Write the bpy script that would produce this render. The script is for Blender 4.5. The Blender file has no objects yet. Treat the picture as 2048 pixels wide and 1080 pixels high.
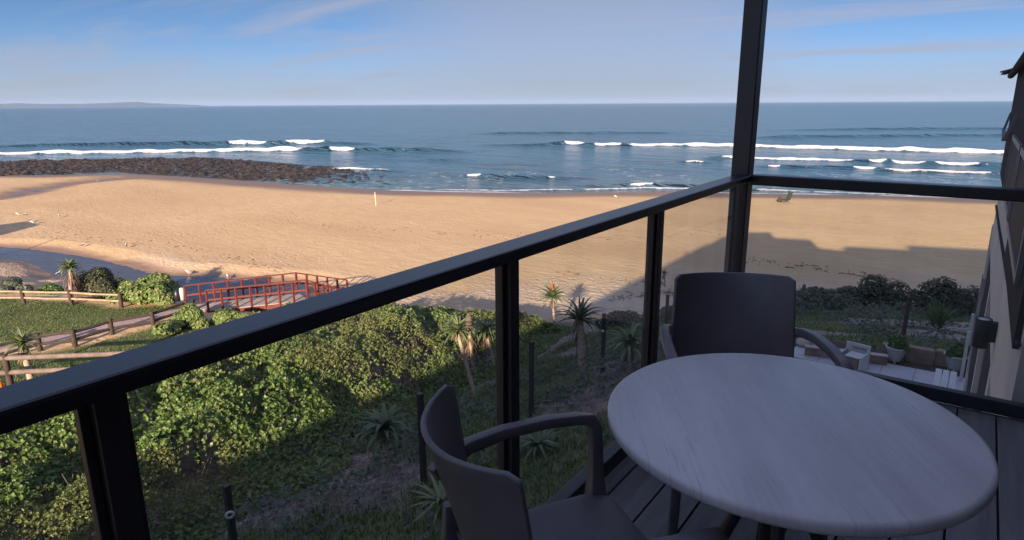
import bpy, math, random
import numpy as np
from mathutils import Vector, Matrix

# ------------------------------------------------------------------ camera, sky, sun, exposure
S = bpy.context.scene
COL = S.collection
F, PITCH, ROLL, YAW, CZ = 1305.22, 0.249548, -0.0062228, 0.61852, 10.5
SUN_EL, SUN_AZ = math.radians(15.5), math.radians(-20.5)      # shadows fall towards azimuth SUN_AZ from +Y

def _rot(d):
    c, s = math.cos(YAW), math.sin(YAW)
    return np.array([d[0]*c-d[1]*s, d[0]*s+d[1]*c, d[2]])
_f0 = np.array([0, math.cos(PITCH), -math.sin(PITCH)]); _u0 = np.array([0, math.sin(PITCH), math.cos(PITCH)]); _r0 = np.array([1., 0, 0])
FW = _rot(_f0); RI = _rot(math.cos(ROLL)*_r0+math.sin(ROLL)*_u0); UP = _rot(math.cos(ROLL)*_u0-math.sin(ROLL)*_r0)
CAM = np.array([0, 0, CZ])
cam = bpy.data.cameras.new('camera'); cam.sensor_width = 36; cam.lens = 36*F/2048
cam.clip_start = 0.05; cam.clip_end = 120000
co = bpy.data.objects.new('camera', cam); COL.objects.link(co)
M = Matrix.Identity(4)
for i in range(3):
    M[i][0], M[i][1], M[i][2], M[i][3] = RI[i], UP[i], -FW[i], CAM[i]
co.matrix_world = M
S.camera = co

def P(u, v, z):                                               # point of the photograph -> point at world height z
    d = F*FW+(u-1024)*RI-(v-540)*UP
    return CAM+d*((z-CZ)/d[2])
def PD(u, v, depth):                                          # ... at a given distance along the view axis
    return CAM+(F*FW+(u-1024)*RI-(v-540)*UP)*(depth/F)

w = bpy.data.worlds.new('World'); S.world = w; w.use_nodes = True
nt = w.node_tree; N = nt.nodes; L = nt.links
for n in list(N): N.remove(n)
out = N.new('ShaderNodeOutputWorld'); bg = N.new('ShaderNodeBackground'); sky = N.new('ShaderNodeTexSky')
sky.sky_type = 'NISHITA'; sky.sun_disc = False; sky.sun_elevation = SUN_EL
sdir = Vector((-math.sin(SUN_AZ)*math.cos(SUN_EL), -math.cos(SUN_AZ)*math.cos(SUN_EL), math.sin(SUN_EL)))   # towards the sun
sky.sun_rotation = math.atan2(sdir.x, sdir.y)
sky.air_density = 1.0; sky.dust_density = 0.6; sky.ozone_density = 2.5; sky.altitude = 10
bg.inputs['Strength'].default_value = 0.085
# thin cirrus: brighter streaks, laid out on a high flat layer
tc = N.new('ShaderNodeTexCoord'); sep = N.new('ShaderNodeSeparateXYZ'); L.new(tc.outputs['Generated'], sep.inputs[0])
mx = N.new('ShaderNodeMath'); mx.operation = 'MAXIMUM'; mx.inputs[1].default_value = 0.02; L.new(sep.outputs[2], mx.inputs[0])
ad = N.new('ShaderNodeMath'); ad.operation = 'ADD'; ad.inputs[1].default_value = 0.06; L.new(mx.outputs[0], ad.inputs[0])
dv = []
for k in (0, 1):
    d_ = N.new('ShaderNodeMath'); d_.operation = 'DIVIDE'; L.new(sep.outputs[k], d_.inputs[0]); L.new(ad.outputs[0], d_.inputs[1]); dv.append(d_)
cb = N.new('ShaderNodeCombineXYZ'); L.new(dv[0].outputs[0], cb.inputs[0]); L.new(dv[1].outputs[0], cb.inputs[1])
mp = N.new('ShaderNodeMapping'); mp.inputs['Rotation'].default_value = (0, 0, math.radians(-58)); mp.inputs['Scale'].default_value = (0.32, 1.1, 1)
mp.inputs['Location'].default_value = (1.3, 0.2, 0)
L.new(cb.outputs[0], mp.inputs[0])
n1 = N.new('ShaderNodeTexNoise'); n1.inputs['Scale'].default_value = 0.55; n1.inputs['Detail'].default_value = 9; n1.inputs['Roughness'].default_value = 0.62; n1.inputs['Distortion'].default_value = 0.6
L.new(mp.outputs[0], n1.inputs['Vector'])
r1 = N.new('ShaderNodeMapRange'); r1.interpolation_type = 'SMOOTHSTEP'; r1.inputs['From Min'].default_value = 0.45; r1.inputs['From Max'].default_value = 0.70; r1.inputs['To Max'].default_value = 0.85
L.new(n1.outputs[0], r1.inputs[0])
# a broad pale veil ahead of the balcony
vd = Vector(FW*1.0+RI*0.10); vd.z = 0.16; vd.normalize()
dt = N.new('ShaderNodeVectorMath'); dt.operation = 'DOT_PRODUCT'; dt.inputs[1].default_value = vd; L.new(tc.outputs['Generated'], dt.inputs[0])
n2 = N.new('ShaderNodeTexNoise'); n2.inputs['Scale'].default_value = 0.35; n2.inputs['Detail'].default_value = 6; L.new(cb.outputs[0], n2.inputs['Vector'])
m2 = N.new('ShaderNodeMath'); m2.operation = 'MULTIPLY_ADD'; m2.inputs[1].default_value = 0.05; L.new(n2.outputs[0], m2.inputs[0]); L.new(dt.outputs['Value'], m2.inputs[2])
r2 = N.new('ShaderNodeMapRange'); r2.interpolation_type = 'SMOOTHSTEP'; r2.inputs['From Min'].default_value = 0.955; r2.inputs['From Max'].default_value = 1.02; r2.inputs['To Max'].default_value = 0.6
L.new(m2.outputs[0], r2.inputs[0])
mxx = N.new('ShaderNodeMath'); mxx.operation = 'MAXIMUM'; L.new(r1.outputs[0], mxx.inputs[0]); L.new(r2.outputs[0], mxx.inputs[1])
skm = N.new('ShaderNodeMath'); skm.operation = 'MULTIPLY_ADD'; skm.inputs[1].default_value = 3.4; skm.inputs[2].default_value = 0.13; L.new(mx.outputs[0], skm.inputs[0])
skc = N.new('ShaderNodeCombineXYZ'); L.new(sep.outputs[0], skc.inputs[0]); L.new(sep.outputs[1], skc.inputs[1]); L.new(skm.outputs[0], skc.inputs[2])
skn = N.new('ShaderNodeVectorMath'); skn.operation = 'NORMALIZE'; L.new(skc.outputs[0], skn.inputs[0]); L.new(skn.outputs[0], sky.inputs['Vector'])
hs = N.new('ShaderNodeHueSaturation'); hs.inputs['Saturation'].default_value = 1.05; L.new(sky.outputs[0], hs.inputs['Color'])
tint = N.new('ShaderNodeMix'); tint.data_type = 'RGBA'; tint.blend_type = 'MULTIPLY'; tint.inputs[0].default_value = 1.0
tint.inputs[7].default_value = (0.88, 0.97, 1.02, 1); L.new(hs.outputs[0], tint.inputs[6])
cm = N.new('ShaderNodeMix'); cm.data_type = 'RGBA'; L.new(mxx.outputs[0], cm.inputs[0]); L.new(tint.outputs[2], cm.inputs[6]); cm.inputs[7].default_value = (2.15, 2.25, 2.8, 1)
# unseen overcast added overhead, above the view, to lift and tint the ambient light
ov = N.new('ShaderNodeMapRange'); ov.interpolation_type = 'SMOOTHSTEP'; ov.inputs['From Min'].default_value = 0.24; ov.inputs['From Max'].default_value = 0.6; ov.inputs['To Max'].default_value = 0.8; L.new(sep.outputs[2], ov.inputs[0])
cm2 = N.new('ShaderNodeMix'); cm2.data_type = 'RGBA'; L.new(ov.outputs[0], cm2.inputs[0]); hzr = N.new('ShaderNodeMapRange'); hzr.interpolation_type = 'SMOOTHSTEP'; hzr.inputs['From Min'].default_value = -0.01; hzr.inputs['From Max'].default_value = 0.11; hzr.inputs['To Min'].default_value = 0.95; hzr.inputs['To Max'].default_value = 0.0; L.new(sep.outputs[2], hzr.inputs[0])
cm3 = N.new('ShaderNodeMix'); cm3.data_type = 'RGBA'; L.new(hzr.outputs[0], cm3.inputs[0]); L.new(cm.outputs[2], cm3.inputs[6]); cm3.inputs[7].default_value = (1.9, 2.05, 2.3, 1)
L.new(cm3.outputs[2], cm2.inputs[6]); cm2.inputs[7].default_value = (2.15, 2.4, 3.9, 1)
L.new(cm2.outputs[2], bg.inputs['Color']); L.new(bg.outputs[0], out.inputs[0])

sl = bpy.data.lights.new('sun', 'SUN'); sl.energy = 5.0; sl.angle = math.radians(0.5); sl.color = (1.0, 0.80, 0.60)
so = bpy.data.objects.new('sun', sl); COL.objects.link(so); so.rotation_mode = 'QUATERNION'
so.rotation_quaternion = sdir.to_track_quat('Z', 'Y'); so.location = (0, 0, 60)
S.view_settings.view_transform = 'Standard'; S.view_settings.look = 'None'; S.view_settings.gamma = 1
S.view_settings.exposure = 1.25
S.cycles.max_bounces = 8; S.cycles.transparent_max_bounces = 16; S.cycles.volume_bounces = 0
S.cycles.use_denoising = True

# ------------------------------------------------------------------ numpy noise
def _h(ix, iy, seed):
    n = (ix.astype(np.int64)*374761393+iy.astype(np.int64)*668265263+seed*1442695041) & 0xffffffff
    n = ((n ^ (n >> 13))*1274126177) & 0xffffffff
    n = n ^ (n >> 16)
    return (n & 0xffffff)/float(0xffffff)
def vn(x, y, seed=0):
    x = np.asarray(x, float); y = np.asarray(y, float)
    ix, iy = np.floor(x), np.floor(y); fx, fy = x-ix, y-iy
    fx = fx*fx*(3-2*fx); fy = fy*fy*(3-2*fy)
    a = _h(ix, iy, seed); b = _h(ix+1, iy, seed); c = _h(ix, iy+1, seed); d = _h(ix+1, iy+1, seed)
    return (a*(1-fx)+b*fx)*(1-fy)+(c*(1-fx)+d*fx)*fy
def fbm(x, y, seed=0, o=4, g=0.5):
    t = 0; a = 1; s = 0
    for k in range(o):
        t = t+a*vn(x*2**k+17.3*k, y*2**k-9.1*k, seed+k); s += a; a *= g
    return t/s
def sstep(a, b, x):
    t = np.clip((x-a)/(b-a), 0, 1); return t*t*(3-2*t)
def poly_sd(poly, x, y):                                      # signed distance, negative inside
    poly = np.asarray(poly)[:, :2]; d = np.full(x.shape, 1e18); ins = np.zeros(x.shape, bool)
    for i in range(len(poly)):
        ax, ay = poly[i]; bx, by = poly[(i+1) % len(poly)]
        ex, ey = bx-ax, by-ay; t = np.clip(((x-ax)*ex+(y-ay)*ey)/(ex*ex+ey*ey+1e-12), 0, 1)
        d = np.minimum(d, (x-ax-t*ex)**2+(y-ay-t*ey)**2)
        c = ((ay > y) != (by > y)); xi = ax+(y-ay)*(bx-ax)/(by-ay+1e-12)
        ins ^= c & (x < xi)
    d = np.sqrt(d); return np.where(ins, -d, d)
RNG = np.random.default_rng(7); random.seed(7)

# ------------------------------------------------------------------ mesh helpers
def link(o, parent=None):
    COL.objects.link(o)
    if parent is not None: o.parent = parent
    return o
def tag(o, label=None, cat=None, group=None, kind=None):
    if label: o['label'] = label
    if cat: o['category'] = cat
    if group: o['group'] = group
    if kind: o['kind'] = kind
    return o
def mesh_np(name, V, Fc, mat, parent=None, smooth=False, attrs=None, k=4):
    V = np.asarray(V, np.float32); Fc = np.asarray(Fc, np.int32)
    me = bpy.data.meshes.new(name); me.vertices.add(len(V)); me.vertices.foreach_set('co', V.ravel())
    n = len(Fc); me.loops.add(n*k); me.loops.foreach_set('vertex_index', Fc.ravel())
    me.polygons.add(n); me.polygons.foreach_set('loop_start', np.arange(n, dtype=np.int32)*k)
    me.polygons.foreach_set('loop_total', np.full(n, k, np.int32))
    if smooth: me.polygons.foreach_set('use_smooth', np.ones(n, bool))
    me.update(calc_edges=True)
    for nm, a in (attrs or {}).items():
        at = me.attributes.new(nm, 'FLOAT', 'POINT'); at.data.foreach_set('value', np.asarray(a, np.float32).ravel())
    me.materials.append(mat)
    return link(bpy.data.objects.new(name, me), parent)
class MB:
    """collects boxes, tubes and sheets, then links them as one mesh"""
    def __init__(s): s.v = []; s.f = []; s.sm = []
    def add(s, vs, fs, smooth=False):
        b = len(s.v); s.v += [tuple(map(float, p)) for p in vs]
        for q in fs: s.f.append(tuple(b+i for i in q)); s.sm.append(smooth)
    def box(s, x0, x1, y0, y1, z0, z1):
        s.add([(x0,y0,z0),(x1,y0,z0),(x1,y1,z0),(x0,y1,z0),(x0,y0,z1),(x1,y0,z1),(x1,y1,z1),(x0,y1,z1)],
              [(0,3,2,1),(4,5,6,7),(0,1,5,4),(1,2,6,5),(2,3,7,6),(3,0,4,7)])
    def bar(s, a, b, wd, ht, up=(0,0,1)):                     # box-section bar
        a, b = Vector(a), Vector(b); d = (b-a).normalized(); sd = d.cross(Vector(up))
        if sd.length < 1e-4: sd = d.cross(Vector((1,0,0)))
        sd.normalize(); u = sd.cross(d).normalized(); vs = []
        for p in (a, b):
            for i, j in ((-1,-1),(1,-1),(1,1),(-1,1)): vs.append(p+sd*wd/2*i+u*ht/2*j)
        s.add(vs, [(0,1,2,3),(7,6,5,4),(0,4,5,1),(1,5,6,2),(2,6,7,3),(3,7,4,0)])
    def tube(s, pts, rad, n=8, smooth=True, cap=True):
        pts = [Vector(p) for p in pts]; m = len(pts)
        if not hasattr(rad, '__len__'): rad = [rad]*m
        vs = []; ref = None
        for i, p in enumerate(pts):
            t = (pts[min(i+1, m-1)]-pts[max(i-1, 0)]).normalized()
            if ref is None: ref = t.orthogonal().normalized()
            ref = (ref-t*ref.dot(t)).normalized(); bi = t.cross(ref)
            for k in range(n):
                a = 2*math.pi*k/n; vs.append(p+(ref*math.cos(a)+bi*math.sin(a))*rad[i])
        fs = [(i*n+k, i*n+(k+1) % n, (i+1)*n+(k+1) % n, (i+1)*n+k) for i in range(m-1) for k in range(n)]
        s.add(vs, fs, smooth)
        if cap: s.add([vs[k] for k in range(n)], [tuple(reversed(range(n)))]); s.add(vs[-n:], [tuple(range(n))])
    def sweep(s, pts, secs, ups, smooth=True):                # rectangular section (w,h) rounded, along pts
        vs = []; n = 12; m = len(pts); pts = [Vector(p) for p in pts]
        for i, p in enumerate(pts):
            t = (pts[min(i+1, m-1)]-pts[max(i-1, 0)]).normalized(); u = Vector(ups[i]); u = (u-t*u.dot(t)).normalized(); sd = t.cross(u)
            w_, h_ = secs[i]
            for k in range(n):
                a = 2*math.pi*(k+.5)/n; c, q = math.cos(a), math.sin(a); e = 0.22
                vs.append(p+sd*(w_/2*math.copysign(abs(c)**e, c))+u*(h_/2*math.copysign(abs(q)**e, q)))
        fs = [(i*n+k, i*n+(k+1) % n, (i+1)*n+(k+1) % n, (i+1)*n+k) for i in range(m-1) for k in range(n)]
        s.add(vs, fs, smooth)
        s.add(vs[:n], [tuple(reversed(range(n)))]); s.add(vs[-n:], [tuple(range(n))])
    def lathe(s, prof, c=(0,0,0), n=24, smooth=True):
        vs = [(c[0]+r*math.cos(2*math.pi*k/n), c[1]+r*math.sin(2*math.pi*k/n), c[2]+z) for r, z in prof for k in range(n)]
        s.add(vs, [(i*n+k, i*n+(k+1) % n, (i+1)*n+(k+1) % n, (i+1)*n+k) for i in range(len(prof)-1) for k in range(n)], smooth)
    def prism(s, poly, y0, y1):                               # polygon in x,z extruded along y
        n = len(poly); vs = [(x, y0, z) for x, z in poly]+[(x, y1, z) for x, z in poly]
        s.add(vs, [tuple(range(n)), tuple(reversed(range(n, 2*n)))]+[(i, i+n, (i+1) % n+n, (i+1) % n) for i in range(n)])
    def build(s, name, mat, parent=None, bevel=0, loc=None):
        me = bpy.data.meshes.new(name); me.from_pydata(s.v, [], s.f); me.validate()
        if len(me.polygons) == len(s.sm): me.polygons.foreach_set('use_smooth', s.sm)
        me.materials.append(mat); o = link(bpy.data.objects.new(name, me), parent)
        if bevel:
            m = o.modifiers.new('b', 'BEVEL'); m.width = bevel; m.segments = 2; m.limit_method = 'ANGLE'
        if loc is not None: o.location = loc
        return o
def empty(name, loc=(0,0,0), rz=0):
    o = bpy.data.objects.new(name, None); o.location = loc; o.rotation_euler = (0, 0, rz); o.empty_display_size = 0.2
    return link(o)
def copy_tree(o, parent=None):
    c = o.copy(); COL.objects.link(c); c.parent = parent
    for ch in list(o.children): copy_tree(ch, c)
    return c

# ------------------------------------------------------------------ materials
def mat(name, col, rough=0.6, bump=0, bscale=20, var=0, vscale=4, spec=0.5, metal=0, stretch=(1,1,1), rand=None, detail=5, coat=0):
    m = bpy.data.materials.new(name); m.use_nodes = True; nt = m.node_tree; N = nt.nodes; L = nt.links; b = N['Principled BSDF']
    b.inputs['Base Color'].default_value = (*col, 1); b.inputs['Roughness'].default_value = rough; b.inputs['Metallic'].default_value = metal
    b.inputs['Specular IOR Level'].default_value = spec; b.inputs['Coat Weight'].default_value = coat; b.inputs['Coat Roughness'].default_value = 0.12
    t = N.new('ShaderNodeTexCoord'); mp = N.new('ShaderNodeMapping'); mp.inputs['Scale'].default_value = stretch; L.new(t.outputs['Object'], mp.inputs[0])
    if var or rand:
        n = N.new('ShaderNodeTexNoise'); n.inputs['Scale'].default_value = vscale; n.inputs['Detail'].default_value = detail; n.inputs['Roughness'].default_value = 0.65
        L.new(mp.outputs[0], n.inputs['Vector'])
        rm = N.new('ShaderNodeMapRange'); rm.inputs['From Min'].default_value = 0.3; rm.inputs['From Max'].default_value = 0.7
        rm.inputs['To Min'].default_value = 1-var; rm.inputs['To Max'].default_value = 1+var; L.new(n.outputs[0], rm.inputs[0])
        vm = N.new('ShaderNodeVectorMath'); vm.operation = 'SCALE'; vm.inputs[0].default_value = col; L.new(rm.outputs[0], vm.inputs['Scale'])
        src = vm.outputs[0]
        L.new(src, b.inputs['Base Color'])
    if bump:
        n = N.new('ShaderNodeTexNoise'); n.inputs['Scale'].default_value = bscale; n.inputs['Detail'].default_value = 6; L.new(mp.outputs[0], n.inputs['Vector'])
        bp = N.new('ShaderNodeBump'); bp.inputs['Strength'].default_value = 1; bp.inputs['Distance'].default_value = bump
        L.new(n.outputs[0], bp.inputs['Height']); L.new(bp.outputs[0], b.inputs['Normal'])
    return m
def leafmat(name, cols, rough=0.45, trans=0.3):
    """leaf colour picked per leaf from the point attribute 'var'"""
    m = bpy.data.materials.new(name); m.use_nodes = True; nt = m.node_tree; N = nt.nodes; L = nt.links; b = N['Principled BSDF']; o = N['Material Output']
    a = N.new('ShaderNodeAttribute'); a.attribute_name = 'var'
    r = N.new('ShaderNodeValToRGB'); e = r.color_ramp.elements
    e[0].position = 0; e[0].color = (*cols[0], 1); e[1].position = 1; e[1].color = (*cols[-1], 1)
    for i, c in enumerate(cols[1:-1]): x = e.new((i+1)/(len(cols)-1)); x.color = (*c, 1)
    L.new(a.outputs['Fac'], r.inputs[0]); L.new(r.outputs[0], b.inputs['Base Color']); b.inputs['Roughness'].default_value = rough
    t = N.new('ShaderNodeBsdfTranslucent'); L.new(r.outputs[0], t.inputs[0])
    mx = N.new('ShaderNodeMixShader'); mx.inputs[0].default_value = trans; L.new(b.outputs[0], mx.inputs[1]); L.new(t.outputs[0], mx.inputs[2]); L.new(mx.outputs[0], o.inputs[0])
    return m
M_black = mat('black_powder_coat', (0.010, 0.010, 0.014), 0.34, 0.0003, 900, 0.25, 3, spec=.4, coat=0.08)
M_post = mat('black_post_coat', (0.02, 0.019, 0.024), 0.42, 0.0003, 900, 0.2, 3)
M_deck = mat('composite_deck', (0.13, 0.125, 0.125), 0.6, 0.0012, 40, 0.3, 3, stretch=(9, 0.6, 4))
M_chair = mat('taupe_plastic', (0.102, 0.094, 0.102), 0.40, 0.0004, 500, 0.16, 7)
M_tableleg = mat('dark_grey_metal', (0.03, 0.03, 0.035), 0.4)
M_white = mat('white_paint', (0.50, 0.49, 0.48), 0.5, 0.0006, 60, 0.1, 8)
M_log = mat('weathered_log', (0.34, 0.24, 0.16), 0.85, 0.006, 25, 0.35, 5, stretch=(1,1,1))
M_logdark = mat('dark_treated_log', (0.055, 0.036, 0.028), 0.85, 0.006, 25, 0.35, 5)
M_loggrey = mat('grey_weathered_rail', (0.18, 0.135, 0.115), 0.85, 0.005, 25, 0.35, 5)
M_red = mat('red_brown_stained_timber', (0.14, 0.026, 0.017), 0.6, 0.002, 30, 0.25, 4)
M_board = mat('grey_walkway_boards', (0.30, 0.25, 0.225), 0.8, 0.003, 20, 0.25, 3)
M_plaster = mat('beige_plaster', (0.56, 0.49, 0.42), 0.85, 0.002, 60, 0.1, 1.2)
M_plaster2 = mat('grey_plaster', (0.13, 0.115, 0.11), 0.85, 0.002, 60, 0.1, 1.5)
M_clad = mat('dark_cladding', (0.028, 0.022, 0.027), 0.8, 0.001, 40, 0.15, 2, spec=.1)
M_roof = mat('dark_roof_tiles', (0.05, 0.045, 0.045), 0.7, 0.01, 12, 0.2, 3)
M_tile = mat('pale_patio_tiles', (0.42, 0.42, 0.46), 0.5, 0.001, 30, 0.12, 2)
M_stone = mat('garden_stone', (0.24, 0.17, 0.13), 0.9, 0.02, 9, 0.35, 3)
M_rock = mat('pale_rock', (0.42, 0.36, 0.31), 0.9, 0.02, 9, 0.2, 3)
M_pot = mat('white_glazed_pot', (0.40, 0.385, 0.37), 0.5, 0.002, 20, 0.12, 6)
M_soil = mat('dark_soil', (0.05, 0.035, 0.025), 0.95, 0.01, 30)
M_wire = mat('galvanised_wire', (0.16, 0.16, 0.16), 0.6)
M_trunk = mat('pale_aloe_trunk', (0.36, 0.27, 0.20), 0.85, 0.01, 25, 0.35, 8)
M_dead = mat('dead_aloe_leaves', (0.16, 0.10, 0.07), 0.85, 0.005, 30, 0.4, 6)
M_flower = mat('red_aloe_flower', (0.42, 0.06, 0.035), 0.6, 0.004, 60)
M_orange = mat('orange_flower', (0.85, 0.20, 0.02), 0.6)
M_lampm = mat('charcoal_lamp_metal', (0.012, 0.016, 0.02), 0.6, spec=.25)
M_lens = mat('frosted_lamp_glass', (0.6, 0.62, 0.65), 0.25)
M_gull = mat('gull_white', (0.70, 0.68, 0.66), 0.6)
M_gullw = mat('gull_grey', (0.14, 0.13, 0.13), 0.6)
M_canvas = mat('green_canvas', (0.035, 0.045, 0.03), 0.8)
M_bag = mat('brown_bag', (0.06, 0.03, 0.018), 0.8)
M_bagk = mat('black_plastic_bag', (0.02, 0.015, 0.02), 0.35, 0.01, 15)
M_card = mat('brown_board', (0.20, 0.13, 0.09), 0.8, 0.001, 20, 0.1, 3)
M_brick = mat('pinkish_plaster', (0.42, 0.25, 0.21), 0.85, 0.002, 60, 0.1, 3)
M_frame = mat('pale_window_frame', (0.16, 0.15, 0.16), 0.5)
M_glassdark = mat('dark_window_glass', (0.018, 0.018, 0.022), 0.6, spec=0.08)
L_thick = leafmat('thicket_leaves', [(0.036, 0.055, 0.016), (0.075, 0.13, 0.028), (0.13, 0.21, 0.046), (0.19, 0.28, 0.075), (0.24, 0.23, 0.09), (0.29, 0.35, 0.13)])
L_olive = leafmat('olive_scrub_leaves', [(0.05, 0.055, 0.022), (0.11, 0.135, 0.04), (0.19, 0.235, 0.065), (0.25, 0.23, 0.09), (0.24, 0.32, 0.09)])
L_dark = leafmat('dark_shrub_leaves', [(0.025, 0.033, 0.016), (0.05, 0.065, 0.03), (0.085, 0.09, 0.04), (0.10, 0.075, 0.05)])
L_grey = leafmat('grey_green_leaves', [(0.05, 0.065, 0.045), (0.085, 0.11, 0.07), (0.13, 0.15, 0.10), (0.16, 0.15, 0.11)])
L_green = leafmat('fresh_green_leaves', [(0.04, 0.07, 0.015), (0.08, 0.15, 0.03), (0.15, 0.23, 0.05)])
L_grass = leafmat('grass_blades', [(0.045, 0.07, 0.018), (0.09, 0.15, 0.032), (0.155, 0.21, 0.055), (0.26, 0.22, 0.10)], 0.6)
L_aloe = leafmat('aloe_leaves', [(0.045, 0.07, 0.035), (0.12, 0.16, 0.065), (0.24, 0.25, 0.10)], 0.45, 0.1)
L_litter = leafmat('dry_litter', [(0.10, 0.07, 0.055), (0.26, 0.19, 0.16), (0.42, 0.34, 0.30)], 0.85, 0.05)

# glass that lets light straight through with a clear-coat reflection
M_glass = bpy.data.materials.new('clear_glass'); M_glass.use_nodes = True
nt = M_glass.node_tree; N = nt.nodes; L = nt.links; N.remove(N['Principled BSDF']); o_ = N['Material Output']
tr = N.new('ShaderNodeBsdfTransparent'); tr.inputs[0].default_value = (0.94, 0.955, 0.95, 1)
gl = N.new('ShaderNodeBsdfGlossy'); gl.inputs['Roughness'].default_value = 0.03
df = N.new('ShaderNodeBsdfDiffuse'); df.inputs[0].default_value = (0.5, 0.47, 0.45, 1)
fr = N.new('ShaderNodeFresnel'); fr.inputs[0].default_value = 1.35
geo = N.new('ShaderNodeNewGeometry'); gmr = N.new('ShaderNodeMapRange'); gmr.inputs['To Min'].default_value = 1.35; gmr.inputs['To Max'].default_value = 1/1.35; L.new(geo.outputs['Backfacing'], gmr.inputs[0]); L.new(gmr.outputs[0], fr.inputs[0])
mx1 = N.new('ShaderNodeMixShader'); L.new(fr.outputs[0], mx1.inputs[0]); L.new(tr.outputs[0], mx1.inputs[1]); L.new(gl.outputs[0], mx1.inputs[2])
dn = N.new('ShaderNodeTexNoise'); dn.inputs['Scale'].default_value = 2.2; dn.inputs['Detail'].default_value = 6
dtc = N.new('ShaderNodeTexCoord'); dmp = N.new('ShaderNodeMapping'); dmp.inputs['Scale'].default_value = (3, 3, 0.7); L.new(dtc.outputs['Object'], dmp.inputs[0]); L.new(dmp.outputs[0], dn.inputs['Vector'])
dr = N.new('ShaderNodeMapRange'); dr.inputs['From Min'].default_value = 0.42; dr.inputs['From Max'].default_value = 0.8; dr.inputs['To Min'].default_value = 0.008; dr.inputs['To Max'].default_value = 0.07; L.new(dn.outputs[0], dr.inputs[0])
mx2 = N.new('ShaderNodeMixShader'); L.new(dr.outputs[0], mx2.inputs[0]); L.new(mx1.outputs[0], mx2.inputs[1]); L.new(df.outputs[0], mx2.inputs[2]); L.new(mx2.outputs[0], o_.inputs[0])

# ------------------------------------------------------------------ ground shape
SEA = -0.25
ctl = []
def cp(x, y, z): ctl.append((x, y, z))
for q in [(-16,33),(-20.5,25),(-25.5,24),(-16,28.5),(-10,36),(-5,41),(2,44),(12,46),(30,50),(-31,27),(-40,26),(-52,22),(-70,16),(-90,10),(-60,60),(-20,60),(20,70),(60,80),(-100,40),(-40,40),(0,58),(60,55),(-140,20)]: cp(*q, 0)
for q in [(-6,34),(0,38),(6,40),(-10,31)]: cp(*q, 0.7)
for q in [(-3.5,24,3.1),(0,25,3.3),(4,26,3.3),(-1.1,20.4,3.95),(3,20,4.2),(-1.5,17.9,4.7),(2,17.9,4.75),(-3,16,4.6),(-2,29,2.1),(2,31,2.1),(-6,28,1.8),(-6,22,2.9)]: cp(*q)
for q in [(-8.2,4.4,3.46),(-7.2,7.4,4.0),(-7.1,10.7,3.9),(-7.8,15.4,3.2),(-4,10,4.5),(-4,5,4.4),(-3,0,4.5),(-8,0,3.3),(-10,22,1.9),(-11,27,1.0)]: cp(*q)
for q in [(-14,10.6,1.5),(-13.6,14,1.3),(-13,19,1.1),(-18,14,1.0),(-20,18,0.9),(-18,22,0.5),(-14,26,0.6),(-14,4,2.4),(-14,-2,2.9),(-19,8,1.6),(-20,4,2.3),(-23,2,2.3),(-25,6.5,1.5),(-24,-6,3)]: cp(*q)
for q in [(-28,8,.9),(-30,12,.9),(-34,11,.9),(-30,15.5,.9),(-38,11.5,.9),(-42,9,.9),(-36,5,.95),(-45,0,1.1),(-60,-5,1.2),(-28.5,15.5,.95),(-34,15,.8),(-90,-10,1.2),(-25,12,1.0),(-42,14,.5)]: cp(*q)
for q in [(5,0,4.8),(20,5,4.8),(40,10,4.8),(30,25,4.2),(40,38,2.5),(80,40,2.5),(80,0,5),(20,37,2.2),(-3,-12,4.6),(-15,-14,3.2),(-40,-14,1.8)]: cp(*q)
ctl = np.array(ctl)
def _tps(r2): return np.where(r2 > 1e-9, r2*np.log(r2+1e-12)*0.5, 0)
nc = len(ctl); K = _tps(((ctl[:, None, :2]-ctl[None, :, :2])**2).sum(-1))+np.eye(nc)*6.0
Q = np.c_[np.ones(nc), ctl[:, :2]]
A_ = np.block([[K, Q], [Q.T, np.zeros((3, 3))]]); W_ = np.linalg.solve(A_, np.r_[ctl[:, 2], 0, 0, 0])
# lines on the beach, read off the photograph
shore_px = [(-900,352),(-300,352),(0,351),(120,350),(250,347),(350,352),(480,360),(620,371),(760,380),(900,384),(1100,386),(1300,384),(1560,388),(1750,391),(1950,397),(2200,408),(2500,424)]
shore = np.array([P(u, v, SEA)[:2] for u, v in shore_px])
sea_poly = np.r_[shore, [[3000, 2500], [-3500, 4000], [-5000, 500]]]
lagoon = np.array([P(u, v, SEA)[:2] for u, v in [(-420,500),(-200,496),(0,494),(60,498),(120,506),(190,517),(250,532),(300,547),(350,551),(420,553),(520,563),(600,568),(650,580),(560,606),(470,612),(380,600),(340,588),(250,570),(170,556),(105,552),(82,536),(50,523),(0,520),(-200,522),(-420,530)]])
stream = np.array([P(u, v, SEA)[:2] for u, v in [(-300,408),(-100,400),(0,393),(60,379),(110,371),(160,364),(230,357),(330,352),(300,357),(220,362),(165,368),(120,376),(60,391),(0,401),(-100,410),(-300,425)]])
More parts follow.
